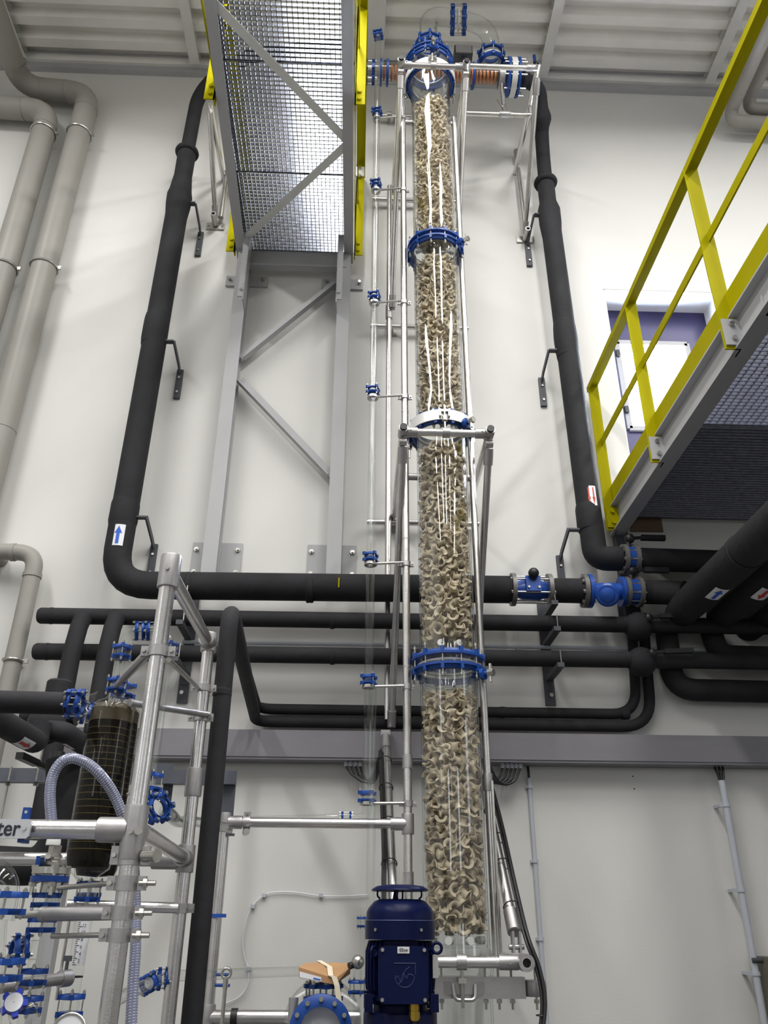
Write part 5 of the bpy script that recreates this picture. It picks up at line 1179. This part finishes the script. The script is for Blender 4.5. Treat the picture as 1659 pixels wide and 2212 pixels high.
b.sweep([p0, p1, p2, p3, V((pe_.x, 3.95, pe_.z))], .018, 16, caps=False); part('pipe', b, GLASS, si); small_coupling(si, p1, p1-p0, .019, .028, 4, .012, .012, .3); small_coupling(si, p2, V((1, .3, .05)), .019, .028, 4, .012, .012, .3)

# ================================================================== BLACK PIPES AT THE LEFT
lp = thing('insulated_pipe', 'thick black foam pipe from the left edge to the front brown vessel', 'pipe', (-1.3, KY, zn)); xe = at(144, 1518, KY).x
part('cover', MB().cyl((-2.3, KY-.04, zz(0, 1513, KY)+.0), (xe, KY, zn), .0375, n=20), FOAM, lp); part('end_disc', MB().ring((xe+.003, KY, zn), (1, 0, 0), .02, .039, .008, 20), BLACK, lp)
JY = 3.7; xj = at(125, 1500, JY).x; jz = zz(128, 1473, JY)
jp = thing('insulated_valve', 'bulky black foam-wrapped valve with a capped stub, between left pipe and brown vessel', 'valve', (xj, JY, 2.2))
part('capped_stub', MB().lathe((xj, JY, 0), A, [(.001, jz+.006), (.05, jz+.004), (.057, jz-.004), (.056, zz(120, 1545, JY))], 22), FOAM, jp)
cb_ = at(100, 1566, JY); part('wrapped_body', MB().ball(cb_, .086, 24), FOAM, jp); part('cross_cover', MB().cyl(at(50, 1548, JY+.05), at(165, 1545, JY+.05), .05, n=18), FOAM, jp)
def ypipe(label, px_, Y, r, yend, ystart, lab_px, first=None):
    p = at(*px_, Y); t = thing('insulated_pipe', label, 'pipe', (p.x, Y, p.z)); part('cover', MB().path(([first(p)] if first else [])+[(p.x, ystart, p.z), (p.x, yend, p.z), (p.x, yend, 2.36)], r, .1, 20), FOAM, t)
    best = 1e9
    for k in range(300):
        yy = ystart+(yend-ystart)*k/300
        for a in range(-120, 40, 6):
            q = V((p.x+math.cos(R_(a))*r, yy, p.z+math.sin(R_(a))*r)); rr = q-CAM; zq = rr.dot(FW)
            if V((math.cos(R_(a)), 0, math.sin(R_(a)))).dot(CAM-q) <= 0: continue
            e = (829.5+FPX*rr.dot(RT)/zq-lab_px[0])**2+(1106-FPX*rr.dot(UP)/zq-lab_px[1])**2
            if e < best: best, p0, aa = e, q, a
    arrow_label(t, p0, (math.cos(R_(aa)), 0, math.sin(R_(aa))), (0, 1, 0), .055, .13, ARED, radius=r+.001); return t
ypipe('black foam pipe slanting away at the left with a red arrow label, the outer one', (26, 1574), 3.3, .050, 3.58, 2.0, (54, 1608))
ypipe('black foam pipe slanting away at the left with a red arrow label, the inner one', (158, 1594), 3.75, .045, 4.4, 3.60, (139, 1612), lambda p: (cb_.x, 3.66, p.z+.01))
lv = thing('lever_valve', 'black valve lever sticking out at the left below the outer labelled pipe', 'valve', at(80, 1645, 3.9)); p, q = at(42, 1632, 3.75), at(120, 1668, 4.2)
part('lever', MB().beam(p, p.lerp(q, .45), .034, .03).beam(p.lerp(q, .4), q, .022, .022), BLACK, lv); part('stem', MB().cyl(q, at(125, 1625, 4.2), .035, n=14), BLACK, lv)
dk = thing('insulated_pipe', 'dark pipe bend low at the left behind the sign plate', 'pipe', (-1.55, 3.9, 1.9)); Y = 4.0
p0, p1, p2 = at(-120, 1862, Y), at(62, 1868, Y), at(132, 1830, Y); b = MB(); b.path([p0, p1+V((.06, 0, -.01)), V((p2.x, Y, p2.z+.06)), V((at(136, 1650, Y).x, Y, zz(136, 1640, Y)))], .080, .14, 20, 8); part('cover', b, FOAM, dk)
gpst = thing('grey_post', 'pale grey square post standing behind the front brown vessel', 'post', (at(155, 1780, 4.6).x, 4.6, 0)); x = xx(4.6, (165, 1702), (140, 1825))
part('post', MB().box((x, 4.6, zz(168, 1690, 4.6)/2), (.075, .075, zz(168, 1690, 4.6))), GPAINT, gpst); part('base_plate', MB().box((x, 4.6, .01), (.2, .2, .02)), GPAINT, gpst)
# suspended grey rail
rz = 2.262; RY = 4.40; rl = thing('steel_rail', 'dark grey angle rail crossing the lower left, with a downturned right end', 'rail', (-.9, RY, rz)); xe = at(511, 1680, RY).x
b = MB(); b.box((-1.9+(xe+1.9)/2-.35, RY, rz), (xe+1.9+.7, .006, .075)); b.box((-1.9+(xe+1.9)/2-.35, RY-.03, rz-.036), (xe+1.9+.7, .06, .006)); part('rail', b, RAILG, rl)
zlo = zz(498, 1770, RY); part('down_leg', MB().box((xe-.033, RY-.004, (rz-.03+zlo)/2), (.066, .008, rz-.03-zlo+.06)), RAILG, rl)
for px_, up1, dn in ((20, 0, 1), (80, 1, 0), (170, 1, 0)):
    x = at(px_, 1680, RY-.03).x; part('hanger_rod', MB().cyl((x, RY-.03, rz-.05-.5*dn), (x, RY-.03, rz+.04+.12*up1), .006, n=8), STEEL, rl); part('nut', MB().cyl((x, RY-.03, rz-.055), (x, RY-.03, rz-.038), .013, n=6), STEEL, rl)
for px_, w_ in ((362, .05), (490, .0)):
    if w_: x = at(px_, 1700, RY).x; part('wall_tab', MB().box((x, RY+.01, zz(360, 1698, RY)), (.05, .008, .15)), RAILG, rl); part('bolt', MB().cyl((x, RY, zz(360, 1713, RY)), (x, RY-.012, zz(360, 1713, RY)), .011, n=6), STEEL, rl)
part('gusset', MB().box((at(353, 1662, RY).x, RY+.01, zz(353, 1664, RY)), (.10, .008, .07)), RAILG, rl)

# ================================================================== LOW TUBE FRAME BEHIND (horizontal tube, post)
ZL = 2.045; lx0 = -.655; lt_ = thing('tube_trestle', 'horizontal metal tube with a corner post standing between black riser and column', 'tube frame', (lx0, gy, 0))
tube(lt_, (lx0, gy, ZL), (UL-.02, gy, ZL), .0245); fitting(lt_, (UL, gy, ZL), A, .0245, .10, False); fitting(lt_, (UL-.05, gy, ZL), (1, 0, 0), .0245, .08, False)
tube(lt_, (lx0, gy, 0), (lx0, gy, ZL), .0245); fitting(lt_, (lx0, gy, ZL), A, .0245, .09); fitting(lt_, (lx0+.05, gy, ZL), (1, 0, 0), .0245, .07, False)
xcl = at(533, 1780, gy).x; clamp(lt_, (xcl, gy, ZL), (1, 0, 0), .0245, .035, A); part('rod_end', MB().cyl((xcl, gy-.03, ZL-.05), (xcl+.01, gy-.06, ZL-.05), .016, n=14), CAST, lt_)
part('wing_screw', MB().cyl((lx0+.035, gy-.03, ZL-.03), (lx0+.035, gy-.03, ZL-.06), .008, n=8).box((lx0+.035, gy-.03, ZL-.062), (.04, .012, .012)), DSTEEL, lt_)
zl2 = zz(570, 2197, gy); tube(lt_, (lx0, gy, zl2), (.05, gy, zl2), .03); fitting(lt_, (lx0, gy-.0, zl2), A, .0245, .10); part('band', MB().ring((at(506, 2197, gy).x, gy, zl2), (1, 0, 0), .0305, .036, .03, 18), BLACK, lt_)
for y_ in (2105, 2128): part('stub_screw', MB().cyl((lx0, gy, zz(470, y_, gy)), (lx0+.09, gy-.02, zz(470, y_, gy)), .007, n=8), BLUE, lt_)
ro_ = thing('ratchet_rod', 'slim metal rod with a hooked head standing left of the cardboard box', 'rod', at(488, 2200, 4.2)); p0, p1 = at(489, 2102, 4.2), at(480, 2195, 4.2)
part('rod', MB().cyl(V((p1.x, 4.2, 0)), V((p0.x, 4.2, p0.z-.05)), .009, n=10), STEEL, ro_); part('head', MB().torus(V((p0.x, 4.2, p0.z)), (0, 1, 0), .02, .007, 18, 8).cyl(V((p0.x, 4.2, p0.z-.06)), V((p0.x, 4.2, p0.z-.015)), .012, n=10), STEEL, ro_)
bl_ = thing('valve_lever', 'small blue lever end peeking out right of the black riser', 'lever', at(480, 1978, 4.3)); p = at(482, 1978, 4.3); part('lever', MB().beam(p-V((.09, 0, 0)), p+V((.014, 0, 0)), .022, .016), VBLUE, bl_); part('stem', MB().cyl(p-V((.08, 0, 0)), V((lx0-.0, gy, p.z)), .012, n=8), STEEL, bl_)
# big blue ring of the vessel, coupling and cardboard box
BXX, BYV = xx(3.85, (692, 2228)), 3.85; bz_ = zz(692, 2226, BYV); ro = .128
vs = thing('glass_vessel', 'glass vessel with a large blue flange ring facing forward at the bottom edge', 'glass vessel', (BXX, BYV, 0)); nrm = V((0, -1, .0))
part('flange_ring', MB().lathe((BXX, BYV, bz_), nrm, [(.083, -.02), (ro, -.02), (ro, .006), (ro-.01, .012), (.095, .020), (.083, .020)], 44, True), BLUE, vs)
for k in range(12):
    a = R_(90+30*k); c = V((BXX+math.cos(a)*.110, BYV, bz_+math.sin(a)*.110)); part('bolt', MB().cyl(c, c+nrm*.03, .009, n=10), STEEL, vs)
b = MB().lathe((BXX, BYV, bz_), nrm, [(.001, .03), (.05, .028), (.083, .015), (.09, -.02), (.16, -.12), (.17, -.3), (.12, -.42), (.001, -.46)], 32); part('glass_body', b, GLASS, vs)
part('inner_disc', MB().lathe((BXX, BYV, bz_), nrm, [(.001, -.03), (.082, -.03)], 32), LABELW, vs)
xn = at(698, 2150, BYV+.12).x; zn2 = zz(698, 2143, BYV+.12); part('neck', MB().cyl((xn, BYV+.12, bz_+.08), (xn, BYV+.12, zn2+.04), .05, n=20, caps=False), GLASS, vs); small_coupling(vs, (xn, BYV+.12, zn2), A, .052, .068, 8, .016, .03, .2)
part('stand', MB().cyl((BXX, BYV+.2, 0), (BXX, BYV+.2, bz_-.14), .05, n=18), ALU, vs)
p = at(633, 2185, 3.9); part('side_nozzle', MB().cyl(p-A*.03, p+A*.05, .02, n=12).box(p+V((.04, 0, -.03)), (.06, .03, .02)), CAST, vs)
bc = thing('cardboard_box', 'tilted brown cardboard box strapped on the blue coupling left of the motor', 'box', (xn, BYV+.1, zn2+.05)); Yb = BYV+.02
q0 = [at(x, y, Yb) for x, y in ((645, 2085), (646, 2112), (722, 2128), (748, 2112), (760, 2083), (733, 2104))]
zl_ = zn2+.045; f0, f1, f2 = at(646, 2112, Yb), at(724, 2127, Yb), at(757, 2090, Yb+.05)
a0, a1, a2 = at(645, 2089, Yb), at(724, 2114, Yb), at(758, 2087, Yb+.06); bk = V((0, .19, .03)); t0, t1, t2 = at(663, 2079, Yb+.17), at(715, 2079, Yb+.2), at(757, 2081, Yb+.17)
b = MB(); b.add([f0, f1, f2, t0-A*.05, t1-A*.05, t2-A*.04, a0, a1, a2, t0, t1, t2], [(0, 1, 7, 6), (1, 2, 8, 7), (2, 5, 11, 8), (5, 4, 10, 11), (4, 3, 9, 10), (3, 0, 6, 9), (6, 7, 10, 9), (7, 8, 11, 10), (0, 3, 4, 1), (1, 4, 5, 2)]); part('carton', b, CARD, bc)
def on_face(u, v): return (f0.lerp(f1, u)).lerp(a0.lerp(a1, u), v)+V((0, -.003, 0))
b = MB().add([on_face(.02, .05), on_face(.62, .05), on_face(.62, .62), on_face(.02, .62)], [(0, 1, 2, 3)]); part('paper_label', b, LABELW, bc, label='white paper label with a blue stripe')
b = MB().add([on_face(.40, .18)+V((0, -.001, 0)), on_face(.60, .18)+V((0, -.001, 0)), on_face(.60, .34)+V((0, -.001, 0)), on_face(.40, .34)+V((0, -.001, 0))], [(0, 1, 2, 3)]); part('label_stripe', b, ABLUE, bc)
ss = [at(735, 2220, Yb-.01), at(733, 2170, Yb-.015), at(728, 2130, Yb-.01), at(722, 2112, Yb-.005), a1.lerp(a0, .12)+V((0, -.004, .005)), a1.lerp(a0, .2).lerp(t1, .5)+V((0, 0, .008)), t0.lerp(t1, .5)+V((0, 0, .006))]
b = MB(); n = len(ss); vv = []
for p in ss: vv += [p+V((-.011, 0, 0)), p+V((.011, 0, 0)), p+V((.011, -.002, .002)), p+V((-.011, -.002, .002))]
for i in range(n-1): b.f += [tuple(4*i+k for k in c) for c in ((0, 4, 7, 3), (1, 2, 6, 5), (3, 7, 6, 2), (0, 1, 5, 4))]; b.sm += [False]*4
b.v += [V(p) for p in vv]; part('strap', b, TAPE, bc, label='cream coloured strap')
# thin glass line with ball joint beside the motor
bj = thing('glass_ball_line', 'slim glass line with a silvery ball joint just left of the motor', 'glass pipe', (at(772, 2150, 3.9).x, 3.9, 0)); x = at(772, 2120, 3.9).x; W = lambda y_: zz(772, y_, 3.9)
b = MB()
for rr in (.019, .015): b.cyl((x, 3.9, .1), (x, 3.9, W(2090)), rr, n=14, caps=False)
part('pipe', b, GLASS, bj); part('ball_joint', MB().ball((x, 3.9, W(2078)), .028, 18), STEEL, bj); small_coupling(bj, (x, 3.9, W(2132)), A, .021, .032, 4, .012, .026, .4); part('foot_ring', MB().ring((x, 3.9, .1), A, .015, .04, .03), BLUE, bj)
part('side_knob', MB().cyl((x-.036, 3.89, W(2087)), (x-.02, 3.9, W(2084)), .014, n=12), BLACK, bj)
t = thing('small_coupling', 'tiny blue coupling pair on a thin tube left of the motor cowl', 'coupling', (at(783, 1992, 4.2).x, 4.2, 1.5)); x = at(783, 1992, 4.2).x; small_coupling(t, (x, 4.2, zz(783, 1992, 4.2)), A, .012, .022, 4, .010, .024, .4); part('tube', MB().cyl((x, 4.2, 0.02), (x, 4.2, zz(783, 1960, 4.2)), .011, n=12), GLASS, t)
